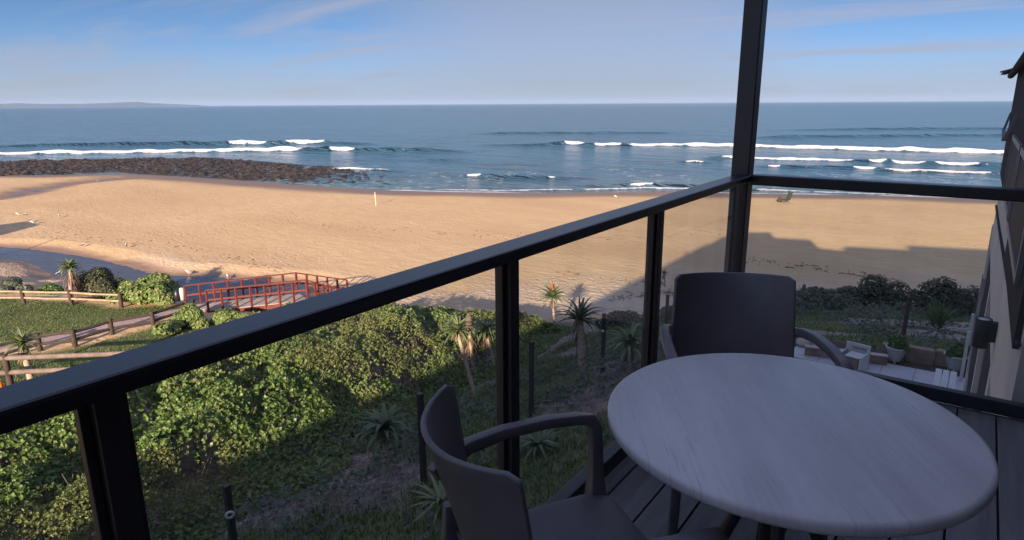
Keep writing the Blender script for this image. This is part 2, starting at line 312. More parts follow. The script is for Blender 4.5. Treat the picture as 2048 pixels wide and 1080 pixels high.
def ground(x, y):
    x = np.asarray(x, float); y = np.asarray(y, float); sh = x.shape; x = x.ravel(); y = y.ravel(); z = np.zeros(len(x))
    for i in range(0, len(x), 20000):
        X, Y = x[i:i+20000], y[i:i+20000]
        r2 = (X[:, None]-ctl[:, 0])**2+(Y[:, None]-ctl[:, 1])**2
        z[i:i+20000] = _tps(r2)@W_[:nc]+W_[nc]+W_[nc+1]*X+W_[nc+2]*Y
    # beyond the dune foot the sand is level
    dune = poly_sd([(-16.5,27.5),(-13,31),(-10.5,33),(-6,36.5),(0,40.5),(10,43),(120,52),(120,-60),(-200,-60),(-200,-5),(-60,12),(-42,16),(-36,17.5),(-31,19),(-26.5,21),(-20,22.5)], x, y)
    z = np.clip(z, -0.1, 6)
    z = z*sstep(3.0, -3.5, dune)
    sd = -poly_sd(sea_poly, x, y)                              # >0 seaward
    z = z+0.04*(vn(x*0.12, y*0.2, 3)-0.5)+0.25*sstep(-40, -12, sd)*0
    beach = SEA-sd*0.045
    z = np.where(dune > 0, np.minimum(z+0.05, np.maximum(beach, -2.2)), z)
    for pl, dep, wd in ((lagoon, 0.55, 1.0), (stream, 0.4, 1.2)):
        d = poly_sd(pl, x, y); z = np.minimum(z, np.where(d < wd*3, SEA+np.clip(d, -2, 4)*0.13, 9)) if pl is lagoon else np.where(d < wd*2.5, np.minimum(z, SEA+np.clip(d+.9, -1, 4)*0.09), z)
    pd = poly_sd([(-3.15,-8),(-3.15,16.35),(2.5,17.1),(60,17.1),(60,-8)], x, y); z = np.where(pd < .35, np.minimum(z, 4.62+np.clip(pd, 0, .4)*.6), z)
    return z.reshape(sh)
def gz(x, y): return float(ground(np.array([x]), np.array([y]))[0])
def on_ground(u, v):                                          # follow the line of sight down to the ground
    d = F*FW+(u-1024)*RI-(v-540)*UP; t = np.linspace(2, 160, 1600)/F
    pts = CAM+t[:, None]*d; g = ground(pts[:, 0], pts[:, 1]); i = int(np.argmax(pts[:, 2] < g)); return pts[i]

# ------------------------------------------------------------------ terrain mesh with masks
xs = np.unique(np.r_[np.linspace(-260, -95, 60), np.linspace(-95, -50, 130), np.linspace(-50, 8, 330), np.linspace(8, 30, 50), np.linspace(30, 150, 50)])
ys = np.unique(np.r_[np.linspace(-60, -6, 30), np.linspace(-6, 60, 330), np.linspace(60, 120, 150), np.linspace(120, 260, 30)])
X, Y = np.meshgrid(xs, ys); Z = ground(X, Y)
lawn_poly = [tuple(P(u, v, .9)[:2]) for u, v in [(-300,605),(0,596),(140,606),(240,614),(300,612),(372,614),(300,628),(200,655),(110,672),(0,690),(-200,720),(-400,740)]]
lawnS_poly = [tuple(P(u, v, 1.2)[:2]) for u, v in [(-300,760),(0,700),(110,690),(200,672),(300,648),(372,628),(420,640),(440,700),(300,800),(0,900),(-300,1000)]]
gard_poly = [(-9,27),(-7,32),(-3,35.5),(3,39),(40,42),(40,10),(-3,14),(-7.8,16)]
slope_poly = [(-11.5,-6),(-11.5,4),(-12,10),(-12,16),(-12.5,22),(-10,28),(-6,30),(-3,17),(-1,12),(-1,-6)]
dl = poly_sd(lawn_poly, X, Y); dl2 = poly_sd(lawnS_poly, X, Y); dg = poly_sd(gard_poly, X, Y); ds = poly_sd(slope_poly, X, Y)
nz = fbm(X*0.5, Y*0.5, 11, 4)
veg = np.maximum(sstep(.5, -.3, dl+(nz-.5)*1.2), sstep(.5, -.3, dl2+(nz-.5)))
gn = fbm(X*0.22, Y*0.4, 23, 4)
gard = sstep(0.5, -0.8, dg)*sstep(0.46, 0.56, gn+0.10*sstep(27, 19, Y))
slp = sstep(0.4, -0.4, ds)*sstep(0.34, 0.44, fbm(X*0.45, Y*0.3, 31, 4)+0.12*sstep(3,12,Y)*0)
veg = np.maximum.reduce([veg, gard, slp])
litter = np.maximum(sstep(0.6, -0.6, np.minimum(ds, dg)), sstep(1.0, -1.0, poly_sd([(-30,5),(-8,-5),(-8,20),(-12,27),(-24,22),(-27,18)], X, Y)))
sd = -poly_sd(sea_poly, X, Y)
dlag = poly_sd(lagoon, X, Y); dst = poly_sd(stream, X, Y)
wet = np.maximum.reduce([sstep(-8, -3.5, sd+(vn(X*.12, Y*.12, 5)-.5)*3), sstep(1.6, 0.2, dlag+(nz-.5)*1.2), sstep(2.4, 0.3, dst+(nz-.5)*1.5)])
beachd = poly_sd([(-16.5,27.5),(-10.5,33),(0,40.5),(10,43),(120,52),(120,-60),(-200,-60),(-60,12),(-31,19),(-20,22.5)], X, Y)
dry = sstep(9, 1, beachd+(nz-.5)*5)                              # soft trampled dry sand near the dune
Z2 = Z+np.where((beachd > 0) & (sd < -2), 0.035*dry*(vn(X*3.1, Y*3.1, 41)-.5)*2, 0)
ny, nx = X.shape
idx = np.arange(nx*ny).reshape(ny, nx)
Fq = np.stack([idx[:-1, :-1], idx[:-1, 1:], idx[1:, 1:], idx[1:, :-1]], -1).reshape(-1, 4)
M_ground = bpy.data.materials.new('beach_ground'); M_ground.use_nodes = True
nt = M_ground.node_tree; N = nt.nodes; L = nt.links; b = N['Principled BSDF']
def att(n): a = N.new('ShaderNodeAttribute'); a.attribute_name = n; return a.outputs['Fac']
def noise(sc, det=5, ro=0.6, stretch=None):
    t = N.new('ShaderNodeTexCoord'); n = N.new('ShaderNodeTexNoise'); n.inputs['Scale'].default_value = sc; n.inputs['Detail'].default_value = det; n.inputs['Roughness'].default_value = ro
    if stretch:
        m_ = N.new('ShaderNodeMapping'); m_.inputs['Rotation'].default_value = (0, 0, stretch[2]); m_.inputs['Scale'].default_value = (stretch[0], stretch[1], 1); L.new(t.outputs['Object'], m_.inputs[0]); L.new(m_.outputs[0], n.inputs['Vector'])
    else: L.new(t.outputs['Object'], n.inputs['Vector'])
    return n.outputs[0]
def rng(x, a, b_, c=0., d=1.):
    r = N.new('ShaderNodeMapRange'); r.inputs['From Min'].default_value = a; r.inputs['From Max'].default_value = b_; r.inputs['To Min'].default_value = c; r.inputs['To Max'].default_value = d
    L.new(x, r.inputs[0]); return r.outputs[0]
def mixc(f, a, c):
    m_ = N.new('ShaderNodeMix'); m_.data_type = 'RGBA'
    for k, q in ((0, f), (6, a), (7, c)):
        if isinstance(q, (tuple, float, int)): m_.inputs[k].default_value = q if not isinstance(q, tuple) else (*q, 1)
        else: L.new(q, m_.inputs[k])
    return m_.outputs[2]
def math_(op, a, c=None):
    m_ = N.new('ShaderNodeMath'); m_.operation = op
    for k, q in ((0, a), (1, c)):
        if q is None: continue
        if isinstance(q, (float, int)): m_.inputs[k].default_value = q
        else: L.new(q, m_.inputs[k])
    return m_.outputs[0]
sandA = mixc(rng(noise(0.07, 4), .35, .65), (0.585, 0.40, 0.21), (0.66, 0.47, 0.265))
sandA = mixc(rng(noise(0.5, 6, .65, (1, 3.5, YAW)), .38, .68), sandA, (0.53, 0.355, 0.19))
sandA = mixc(math_('MULTIPLY', att('dry'), 0.9), sandA, (0.63, 0.50, 0.385))
sandA = mixc(math_('MULTIPLY', rng(noise(0.028, 4, .6, (1, 4.5, YAW+.2)), .46, .62), .55), sandA, (0.49, 0.32, 0.18))
speck = rng(noise(5.5, 3, .6), .66, .72)
sandA = mixc(math_('MULTIPLY', speck, 0.35), sandA, (0.22, 0.15, 0.10))
wetc = mixc(att('wet'), sandA, (0.25, 0.155, 0.095))
litc = mixc(rng(noise(3.5, 8, .75), .4, .62), (0.10, 0.07, 0.055), (0.30, 0.23, 0.19))
gardc = mixc(rng(noise(1.2, 6, .7), .4, .6), (0.17, 0.135, 0.12), (0.33, 0.28, 0.25))
litc = mixc(att('garden'), litc, gardc)
litc = mixc(math_('MULTIPLY', rng(noise(0.35, 4, .6), .5, .6), .75), litc, mixc(rng(noise(7, 6, .8), .45, .58), (0.11, 0.08, 0.07), (0.44, 0.36, 0.33)))
c1 = mixc(att('litter'), wetc, litc)
grc = mixc(rng(noise(0.9, 7, .75), .36, .64), (0.06, 0.085, 0.026), (0.16, 0.15, 0.058))
grc = mixc(rng(noise(9, 4, .7), .5, .7), grc, (0.11, 0.12, 0.045))
c2 = mixc(att('veg'), c1, grc)
L.new(c2, b.inputs['Base Color'])
wr = N.new('ShaderNodeMapRange'); L.new(att('wet'), wr.inputs[0]); wr.inputs['To Min'].default_value = 0.92; wr.inputs['To Max'].default_value = 0.45; L.new(wr.outputs[0], b.inputs['Roughness'])
b.inputs['Specular IOR Level'].default_value = 0.3
h1 = noise(3.2, 5, .55); h2 = noise(14, 4, .6); h0 = noise(0.9, 4, .5, (1, 2.5, YAW))
hh = math_('ADD', math_('MULTIPLY', h1, math_('ADD', math_('MULTIPLY', att('dry'), 0.20), 0.035)), math_('MULTIPLY', h2, 0.02)); hh = math_('ADD', hh, math_('MULTIPLY', h0, 0.035))
vt = N.new('ShaderNodeTexCoord'); vo = N.new('ShaderNodeTexVoronoi'); vo.inputs['Scale'].default_value = 1.9; L.new(vt.outputs['Object'], vo.inputs['Vector'])
pit = math_('MULTIPLY', rng(vo.outputs['Distance'], .08, .30, 1, 0), rng(noise(0.16, 4, .6), .47, .60))
hh = math_('SUBTRACT', hh, math_('MULTIPLY', pit, 0.05))
hh = math_('MULTIPLY', hh, math_('SUBTRACT', 1.0, math_('MULTIPLY', att('wet'), 0.9)))
bp = N.new('ShaderNodeBump'); bp.inputs['Distance'].default_value = 1.0; bp.inputs['Strength'].default_value = 1.0; L.new(hh, bp.inputs['Height']); L.new(bp.outputs[0], b.inputs['Normal'])
gmask = sstep(16, 22, Y)*sstep(-12, -8, X)
g = mesh_np('ground', np.c_[X.ravel(), Y.ravel(), Z2.ravel()], Fq, M_ground, smooth=True, attrs={'wet': wet, 'veg': veg, 'litter': litter, 'dry': dry*(beachd > -1), 'garden': gmask})
tag(g, kind='structure')

# ------------------------------------------------------------------ sea
az0, az1 = math.radians(-100), math.radians(40)                   # azimuth from +Y, clockwise
azs = np.unique(np.r_[np.linspace(math.radians(-100), math.radians(-79), 40), np.linspace(math.radians(-79), math.radians(6), 1150), np.linspace(math.radians(6), math.radians(60), 60)])
rs = np.unique(np.r_[np.linspace(16, 60, 60), np.linspace(60, 200, 380), np.linspace(200, 330, 160), np.geomspace(330, 60000, 90)])
AZ, R = np.meshgrid(azs, rs); SX = R*np.sin(AZ); SY = R*np.cos(AZ)
def px_az(u, v): p = P(u, v, SEA); return math.atan2(p[0], p[1]), math.hypot(p[0], p[1])
hgt = np.zeros_like(SX); foam = np.zeros_like(SX); dark = np.zeros_like(SX); trail = np.zeros_like(SX)
rough = 0.10*(fbm(SX*.16, SY*.16, 51, 3)-.5)
fo_n = fbm(SX*0.55, SY*0.55, 61, 4); fo_n2 = fbm(SX*0.10, SY*0.10, 71, 3)
def breaker(pts, hts, foams, w=2.2, back=1.0, dk=0.7, fw=1.0):
    a = np.array([px_az(u, v) for u, v in pts]); o = np.argsort(a[:, 0]); a = a[o]; hh = np.array(hts)[o]
    rc = np.interp(azs, a[:, 0], a[:, 1]); H = np.interp(azs, a[:, 0], hh, left=0, right=0)
    rc = rc+1.6*(fbm(azs*60, azs*0, int(abs(pts[0][1]*7)), 3)-.5)*w*0.8
    fm = np.zeros_like(azs)
    for u0, u1, s in foams:
        v0 = np.interp(u0, [p[0] for p in pts], [p[1] for p in pts]); v1 = np.interp(u1, [p[0] for p in pts], [p[1] for p in pts])
        A0 = px_az(u0, v0)[0]; A1 = px_az(u1, v1)[0]; e = min((A1-A0)*0.45, 0.03)+1e-4
        fm = np.maximum(fm, s*sstep(A0-e*.2, A0+e, azs)*sstep(A1+e*.2, A1-e, azs))
    sgn = R-rc[None, :]; H = H[None, :]; fm = fm[None, :]
    prof = np.where(sgn < 0, np.exp(-(sgn/(0.55*w))**2), np.exp(-(sgn/(1.7*w))**2))
    global hgt, foam, dark, trail
    jag = 0.5+1.0*fbm(azs*40, azs*0+3, int(abs(pts[1][0]*5)), 3)[None, :]
    hgt = hgt+H*prof*jag
    nz_ = fbm(azs*75, azs*0+w, int(abs(pts[1][0]*3)), 4)[None, :]
    ws = w*fw*(0.15+0.6*fm**.7)*(0.3+1.4*nz_)
    core = sstep(-1.3*ws, -0.8*ws, sgn)*sstep(0.8*ws, 0.1*ws, sgn)
    foam = np.maximum(foam, sstep(0,.35,fm)*core*(0.72+0.6*fo_n))
    trail = np.maximum(trail, back*.9*fm**2*sstep(0, w*.4, sgn)*sstep(11*w, 1*w, sgn)*sstep(.40, .62, fo_n))
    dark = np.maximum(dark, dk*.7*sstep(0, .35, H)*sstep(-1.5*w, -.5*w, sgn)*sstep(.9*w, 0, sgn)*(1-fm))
breaker([(-500,300),(0,294),(90,291),(300,289),(452,289),(560,289),(652,287),(760,288)], [.3,.4,.6,.7,1.15,1.15,1.0,0], [(452,538,1),(566,654,1)], 2.4, .2, .95)
breaker([(-600,318),(-200,312),(0,309),(200,306),(400,304),(608,301),(655,301),(712,301),(860,302),(960,305)], [.6,.7,.7,.7,.7,.9,1.1,.9,.5,0], [(-600,610,1),(656,714,.9)], 2.0, 1, .95, 1.1)
breaker([(940,290),(1060,291),(1130,288),(1175,291),(1260,291),(1460,292),(1560,295),(1700,299),(1850,303),(2005,307),(2300,313)], [0,.4,.8,.8,.75,.7,.65,.7,.7,.8,.8], [(1126,1172,1),(1186,1245,1),(1256,2300,1)], 2.0, 1, .9, 1.15)
breaker([(1400,316),(1440,316),(1560,319),(1700,322),(1850,328),(1990,332),(2200,338)], [0,.35,.4,.45,.55,.55,.55], [(1438,1712,.9),(1735,1775,1),(1778,1856,1),(1864,1966,1)], 1.5, .6, .8)
breaker([(1490,333),(1560,333),(1710,336),(1830,343),(2000,348),(2200,354)], [0,.25,.3,.3,.3,.3], [(1534,1562,1),(1703,1758,.9),(1762,1990,.95)], 1.1, .5, .7)
breaker([(930,269),(1000,267),(1150,267),(1300,266),(1400,266)], [0,.5,.6,.4,0], [], 3, 0, .55)
breaker([(1480,276),(1560,275),(1750,273),(2000,271),(2200,270)], [0,.6,.55,.5,.4], [], 3.4, 0, .5)
breaker([(1500,262),(1700,259),(1900,258),(2100,258)], [0,.5,.6,.4], [], 4, 0, .4)
breaker([(640,337),(700,338),(780,341),(820,343)], [0,.25,.25,0], [(648,782,.9)], .8, .2, .4)
breaker([(1350,323),(1390,324),(1430,326)], [0,.3,0], [(1368,1412,.9)], .8, .2, .4)
breaker([(860,379),(1000,381),(1180,379),(1300,376),(1400,378),(1560,381),(1760,388),(1950,394)], [.1,.12,.15,.18,.2,.15,.15,.15], [(860,1160,.55),(1160,1390,.9),(1500,1990,.6)], .6, .3, .2)
breaker([(1120,372),(1260,371),(1360,372),(1420,373)], [0,.3,.3,0], [(1255,1310,1)], .7, 1, .8)
breaker([(850,353),(950,352),(1080,355),(1200,356)], [0,.3,.3,0], [(930,965,.7),(1095,1112,.7)], 1.0, .3, .8)
breaker([(760,322),(900,320),(1000,322)], [0,.25,0], [], 1.6, 0, .5)
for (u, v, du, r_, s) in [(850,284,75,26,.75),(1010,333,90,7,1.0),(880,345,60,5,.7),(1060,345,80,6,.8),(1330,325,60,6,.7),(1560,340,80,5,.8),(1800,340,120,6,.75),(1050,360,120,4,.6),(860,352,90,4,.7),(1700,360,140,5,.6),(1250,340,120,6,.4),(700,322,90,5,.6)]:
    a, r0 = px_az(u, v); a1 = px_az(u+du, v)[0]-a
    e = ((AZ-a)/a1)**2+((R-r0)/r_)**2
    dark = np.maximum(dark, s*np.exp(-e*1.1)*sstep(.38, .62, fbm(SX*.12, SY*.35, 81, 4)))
sds = -poly_sd(sea_poly, SX.ravel()[(R < 420).ravel()], SY.ravel()[(R < 420).ravel()]); sdf = np.full(SX.size, 400.); sdf[(R < 420).ravel()] = sds; sdf = sdf.reshape(SX.shape)
shal = sstep(26, 1, sdf)
edgef = 0.8*(SX > -62)*sstep(1.6, .2, sdf)*sstep(-1, .2, sdf)*sstep(.35, .6, fo_n2+0.3*fo_n-.1)
edge2 = 0.42*sstep(.46, .62, fbm(SX*.9, SY*.9, 91, 4))*sstep(75, 20, sdf)*sstep(.46, .60, fo_n2)
foam = np.clip(np.maximum.reduce([foam, trail*0.8, edgef, edge2*(sdf > 0)*0.9]), 0, 1)
SZ = SEA+hgt*np.clip(sdf/6, 0, 1)+rough*np.clip(sdf/20, 0, 1)*(R < 330)
far = sstep(200, 900, R)
sy_, sx_ = SX.shape; idx = np.arange(sx_*sy_).reshape(sy_, sx_)
Fq = np.stack([idx[:-1, :-1], idx[1:, :-1], idx[1:, 1:], idx[:-1, 1:]], -1).reshape(-1, 4)
M_sea = bpy.data.materials.new('sea_water'); M_sea.use_nodes = True
nt = M_sea.node_tree; N = nt.nodes; L = nt.links; b = N['Principled BSDF']; mo = N['Material Output']
wc = mixc(att('shallow'), (0.055, 0.135, 0.225), (0.11, 0.16, 0.18))
wc = mixc(math_('MULTIPLY', rng(noise(0.004, 4, .6, (1, 3, YAW)), .35, .65), .35), wc, (0.075, 0.17, 0.26))
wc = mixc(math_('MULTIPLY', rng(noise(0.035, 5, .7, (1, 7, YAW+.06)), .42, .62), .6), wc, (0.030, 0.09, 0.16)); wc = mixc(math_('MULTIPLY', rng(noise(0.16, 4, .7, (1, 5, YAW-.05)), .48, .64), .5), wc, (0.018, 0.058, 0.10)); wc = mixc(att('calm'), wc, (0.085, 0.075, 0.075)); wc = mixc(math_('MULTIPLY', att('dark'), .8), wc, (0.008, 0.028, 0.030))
L.new(wc, b.inputs['Base Color']); b.inputs['Roughness'].default_value = 0.16; b.inputs['IOR'].default_value = 1.33
hh = math_('ADD', math_('MULTIPLY', noise(0.045, 5, .6, (1, 5.0, YAW+.08)), 7.0), math_('MULTIPLY', noise(0.45, 5, .65, (1, 2.6, YAW-.1)), 0.42))
hh = math_('ADD', hh, math_('MULTIPLY', noise(2.2, 4, .6, (1, 1.8, YAW)), 0.07)); hh = math_('ADD', hh, math_('MULTIPLY', noise(0.007, 6, .7, (1, 6, YAW+.1)), 60.0))
bp = N.new('ShaderNodeBump'); bp.inputs['Distance'].default_value = 1.0; L.new(rng(att('calm'), 0, 1, .75, .035), bp.inputs['Strength']); L.new(hh, bp.inputs['Height']); L.new(bp.outputs[0], b.inputs['Normal'])
fd = N.new('ShaderNodeBsdfPrincipled'); fd.inputs['Base Color'].default_value = (0.68, 0.68, 0.69, 1); fd.inputs['Roughness'].default_value = 0.9
bp2 = N.new('ShaderNodeBump'); bp2.inputs['Distance'].default_value = 0.3; L.new(noise(2.5, 6, .7), bp2.inputs['Height']); L.new(bp2.outputs[0], fd.inputs['Normal'])
ff = math_('ADD', att('foam'), math_('MULTIPLY', math_('SUBTRACT', noise(0.9, 7, .8), .5), 1.3)); ff = rng(ff, .32, .82)
ff = math_('MULTIPLY', ff, rng(att('foam'), .03, .2))
mm = N.new('ShaderNodeMixShader'); L.new(ff, mm.inputs[0]); L.new(b.outputs[0], mm.inputs[1]); L.new(fd.outputs[0], mm.inputs[2]); L.new(mm.outputs[0], mo.inputs[0])
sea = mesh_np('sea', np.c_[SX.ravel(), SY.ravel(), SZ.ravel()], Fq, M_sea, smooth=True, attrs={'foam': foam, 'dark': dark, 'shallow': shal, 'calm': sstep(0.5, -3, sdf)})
tag(sea, kind='structure')

# far headland: low rolling hills across the bay
hl = []; n = 240
for i in range(n):
    u = -700+i*(1120+0)/(n-1)
    d = (F*FW+(u-1024)*RI-(214-540)*UP)[:2]; d = d/np.linalg.norm(d)*15500
    t = np.interp(u, [-700,-200,0,40,90,180,220,275,310,360,420], [150,110,65,76,60,62,74,96,62,40,2])
    t = max(0.5, t+7*(vn(np.array([u*.05]), np.array([0.]), 5)[0]-.5)*min(1, t/20))
    hl.append((d, t))
vs = []
for (d, t) in hl:
    e = d/np.linalg.norm(d)
    for k, (o_, q) in enumerate([(-900, -2), (-500, .35), (-150, .8), (0, 1.0), (700, .8), (1500, -.1)]):
        p = d+e*o_; vs.append((p[0], p[1], t*q if q > 0 else -6))
ff_ = [(i*6+k, (i+1)*6+k, (i+1)*6+k+1, i*6+k+1) for i in range(n-1) for k in range(5)]
M_hill = mat('scrubby_headland', (0.022, 0.032, 0.030), 0.95, 6, 0.004, 0.3, 0.003)
tag(mesh_np('hills', vs, ff_, M_hill, smooth=True), kind='structure')

# ------------------------------------------------------------------ reef
def reef(name, poly_px, res, amp, label, seed, zb=-0.55, thr=0.0):
    pl = np.array([P(u, v, SEA)[:2] for u, v in poly_px]); x0, y0 = pl.min(0)-1; x1, y1 = pl.max(0)+1
    ax, ay = np.arange(x0, x1, res), np.arange(y0, y1, res); GX, GY = np.meshgrid(ax, ay); d = -poly_sd(pl, GX, GY)
    rid = 1-np.abs(2*fbm(GX*.5, GY*.5, seed, 4)-1)*2.2
    brk = fbm(GX*1.7, GY*1.7, seed+3, 3)
    edge = sstep(-.5, 3, d+.6+7.0*(fbm(GX*.22, GY*.22, seed+9, 3)-.5))
    low = sstep(-68, -92, GX)*.16                       # the landward, western part stands higher
    z = zb+.15+low-.05*sstep(-78, -58, GX)+amp*(.55*(brk-.5)*2+.45*(rid-.3)+.25*(vn(GX*3.3, GY*3.3, seed+5)-.5))*edge
    z = np.where(z > SEA+.12, z+.10+.12*vn(GX*2.2, GY*2.2, seed+6), z)
    ins = d > -0.6; I = np.arange(GX.size).reshape(GX.shape)
    q = ins[:-1, :-1] & ins[1:, 1:] & ins[1:, :-1] & ins[:-1, 1:]
    fq = np.stack([I[:-1, :-1][q], I[:-1, 1:][q], I[1:, 1:][q], I[1:, :-1][q]], -1)
    return mesh_np(name, np.c_[GX.ravel(), GY.ravel(), z.ravel()], fq, M_reef, attrs={'var': fbm(GX*.5, GY*.5, seed+7, 3)})
M_reef = bpy.data.materials.new('reef_rock'); M_reef.use_nodes = True
nt = M_reef.node_tree; N = nt.nodes; L = nt.links; b = N['Principled BSDF']
rc_ = mixc(rng(noise(0.9, 8, .75), .38, .64), (0.012, 0.010, 0.009), (0.08, 0.054, 0.036)); rc_ = mixc(math_('MULTIPLY', rng(noise(0.23, 5, .7), .48, .66), .6), rc_, (0.07, 0.062, 0.03))
L.new(rc_, b.inputs['Base Color']); b.inputs['Roughness'].default_value = 0.42
bp = N.new('ShaderNodeBump'); bp.inputs['Distance'].default_value = 0.4; L.new(noise(2.5, 6, .7), bp.inputs['Height']); L.new(bp.outputs[0], b.inputs['Normal'])
reef_main = [(-500,335),(-200,326),(0,324),(180,319),(330,317),(430,318),(520,323),(600,330),(700,339),(770,349),(850,362),(820,374),(760,379),(620,372),(480,360),(350,352),(240,344),(120,347),(0,352),(-300,356)]
tag(reef('reef', reef_main, 0.24, 0.40, '', 201), kind='structure')

# ------------------------------------------------------------------ foliage generators
def rosettes(C, nrm, size, nl=5, var=None, spread=0.9, asp=0.42, up=0.35):
    """each centre carries nl pointed leaves around its normal; returns verts, quads, var"""
    C = np.asarray(C, float); n = len(C); nrm = nrm/np.linalg.norm(nrm, axis=1, keepdims=True)
    t = np.cross(nrm, RNG.normal(size=(n, 3))); t /= np.linalg.norm(t, axis=1, keepdims=True); bt = np.cross(nrm, t)
    V = []; VAR = []
    for k in range(nl):
        a = 2*math.pi*k/nl+RNG.uniform(-.4, .4, n); d = t*np.cos(a)[:, None]+bt*np.sin(a)[:, None]
        s = size*RNG.uniform(.7, 1.25, n); lift = RNG.uniform(up-.3, up+.45, n)[:, None]
        dd = d*spread+nrm*lift; dd /= np.linalg.norm(dd, axis=1, keepdims=True); sd = np.cross(dd, nrm); sd /= np.linalg.norm(sd, axis=1, keepdims=True)+1e-9
        s = s[:, None]; c0 = C; V.append(np.stack([c0, c0+dd*s*.5+sd*s*asp, c0+dd*s, c0+dd*s*.5-sd*s*asp], 1))
        vv = (np.full(n, .5) if var is None else var)+RNG.uniform(-.16, .16, n); VAR.append(np.repeat(np.clip(vv, 0, 1)[:, None], 4, 1))
    V = np.concatenate(V).reshape(-1, 3); VAR = np.concatenate(VAR).ravel(); m = len(V)//4
    return V, np.arange(m*4).reshape(m, 4), VAR
def blob_bush(name, c, rx, ry, rz, n, size, m, parent=None, seed=0, lumps=9, asp=.42, nl=5):
    """lumpy crown of leaf rosettes; c is the centre of its base, rz its height"""
    r = np.random.default_rng(seed); cen = []; rad = []
    for i in range(lumps):
        a = r.uniform(0, 2*math.pi); q = r.uniform(0, .68); h = r.uniform(.15, .75)*(1-.45*q)
        cen.append((math.cos(a)*q*rx, math.sin(a)*q*ry, h*rz)); rad.append(r.uniform(.26, .44))
    cen = np.array(cen); rad = np.array(rad); k = r.integers(0, lumps, n)
    d = r.normal(size=(n, 3)); d[:, 2] = np.abs(d[:, 2])*1.0-.25; d /= np.linalg.norm(d, axis=1, keepdims=True)
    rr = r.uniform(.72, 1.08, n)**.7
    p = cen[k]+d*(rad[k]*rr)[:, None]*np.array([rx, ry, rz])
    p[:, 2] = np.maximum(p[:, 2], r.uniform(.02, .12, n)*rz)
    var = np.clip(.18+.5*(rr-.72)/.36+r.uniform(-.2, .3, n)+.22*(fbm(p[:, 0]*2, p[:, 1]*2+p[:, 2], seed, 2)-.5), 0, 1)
    V, Fc, va = rosettes(p+np.array(c), d+np.array([0, 0, .3]), size, nl, var, asp=asp)
    return mesh_np(name, V, Fc, m, parent, attrs={'var': va})
def stems(name, c, rx, rz, n, m, parent, seed=0, r0=.03):
    r = random.Random(seed); B = MB()
    for i in range(n):
        a = r.uniform(0, 6.28); q = r.uniform(.2, .6)*rx
        B.tube([(c[0]+r.uniform(-.08,.08), c[1]+r.uniform(-.08,.08), c[2]-.1), (c[0]+math.cos(a)*q*.5, c[1]+math.sin(a)*q*.5, c[2]+rz*.35), (c[0]+math.cos(a)*q, c[1]+math.sin(a)*q, c[2]+rz*.75)], [r0, r0*.7, r0*.3], 6)
    return B.build(name, m, parent)
def shrub(c, rx, ry, rz, n, size, m, label, group, seed, lumps=9, asp=.42, name='shrub'):
    c = (c[0], c[1], gz(c[0], c[1])-.05); e = empty(name, c)
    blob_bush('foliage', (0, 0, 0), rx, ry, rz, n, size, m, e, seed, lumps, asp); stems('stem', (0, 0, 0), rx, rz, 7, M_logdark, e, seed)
    return tag(e, label, 'shrub', group)

# the thicket: a rolling mass of milkwood-like scrub below the balcony
thick_poly = np.array([(-22.9,12.8),(-21.9,15.6),(-20.9,18.0),(-19.0,19.9),(-17,22.5),(-14.8,24.3),(-13.4,23.4),(-12.8,20),(-12.4,17),(-12.1,14.2),(-11.6,11),(-10.6,7.6),(-10.0,4.0),(-9.8,1),(-12,-6),(-23.5,-6),(-20.8,2),(-19.8,5.5),(-20.6,8.5),(-21.8,10.8),(-22.6,11.8)])
def worley(x, y, seed):
    ix, iy = np.floor(x), np.floor(y); best = np.full(np.shape(x), 9.)
    for a in (-1, 0, 1):
        for b_ in (-1, 0, 1):
            cx = ix+a+_h(ix+a, iy+b_, seed); cy = iy+b_+_h(ix+a, iy+b_, seed+1); best = np.minimum(best, (x-cx)**2+(y-cy)**2)
    return np.sqrt(best)
def canopy(x, y):
    d = -poly_sd(thick_poly, x, y)+(fbm(x*.5, y*.5, 320, 3)-.5)*3.2*sstep(-14, -11, x+.0*y); e = sstep(-.2, 3.0, d)*(1-.38*sstep(15.5, 21, y))
    cells = np.abs(fbm(x*.55+3, y*.55, 303, 2)-.5)*2
    base = .55+1.35*sstep(3, 14, y-(x+12)*.35)
    return ground(x, y)+e*(base+.35*(fbm(x*.28, y*.28, 301, 3)-.5)+.35*(vn(x*.85, y*.85, 302)-.5)+.62*np.sqrt(np.clip(1-worley(x*.62, y*.62, 311)**2*1.5, 0, 1))-.3+.32*np.sqrt(np.clip(1-worley(x*1.7, y*1.7, 313)**2*1.6, 0, 1))+.2*(vn(x*3.1, y*3.1, 304)-.5)), d
n = 165000
tx = RNG.uniform(-28, -8.5, n*3); ty = RNG.uniform(-6, 27, n*3)
d_ = canopy(tx, ty)[1]; k = d_ > -.15; tx, ty = tx[k][:n], ty[k][:n]
cz, dd = canopy(tx, ty); e_ = .15
gx = (canopy(tx+e_, ty)[0]-cz)/e_; gy = (canopy(tx, ty+e_)[0]-cz)/e_
nr = np.c_[-gx, -gy, np.full(len(tx), .9)]; nr /= np.linalg.norm(nr, axis=1, keepdims=True)
dp = RNG.exponential(.14, len(tx)); gg = ground(tx, ty); zz = np.maximum(cz-dp+.05, gg+.03)
sp = fbm(tx*.45, ty*.45, 310, 3)
var = np.clip(.12+.75*sp+RNG.uniform(-.22, .28, len(tx)), 0, 1)
gapm = (fbm(tx*1.3, ty*1.3, 333, 2) < .42) & (RNG.random(len(tx)) < .8)
kk = ~gapm
spc = fbm(tx*.33, ty*.33, 350, 3)+RNG.uniform(-.05, .05, len(tx))
k1 = kk & (spc < .575); k2 = kk & (spc >= .575)
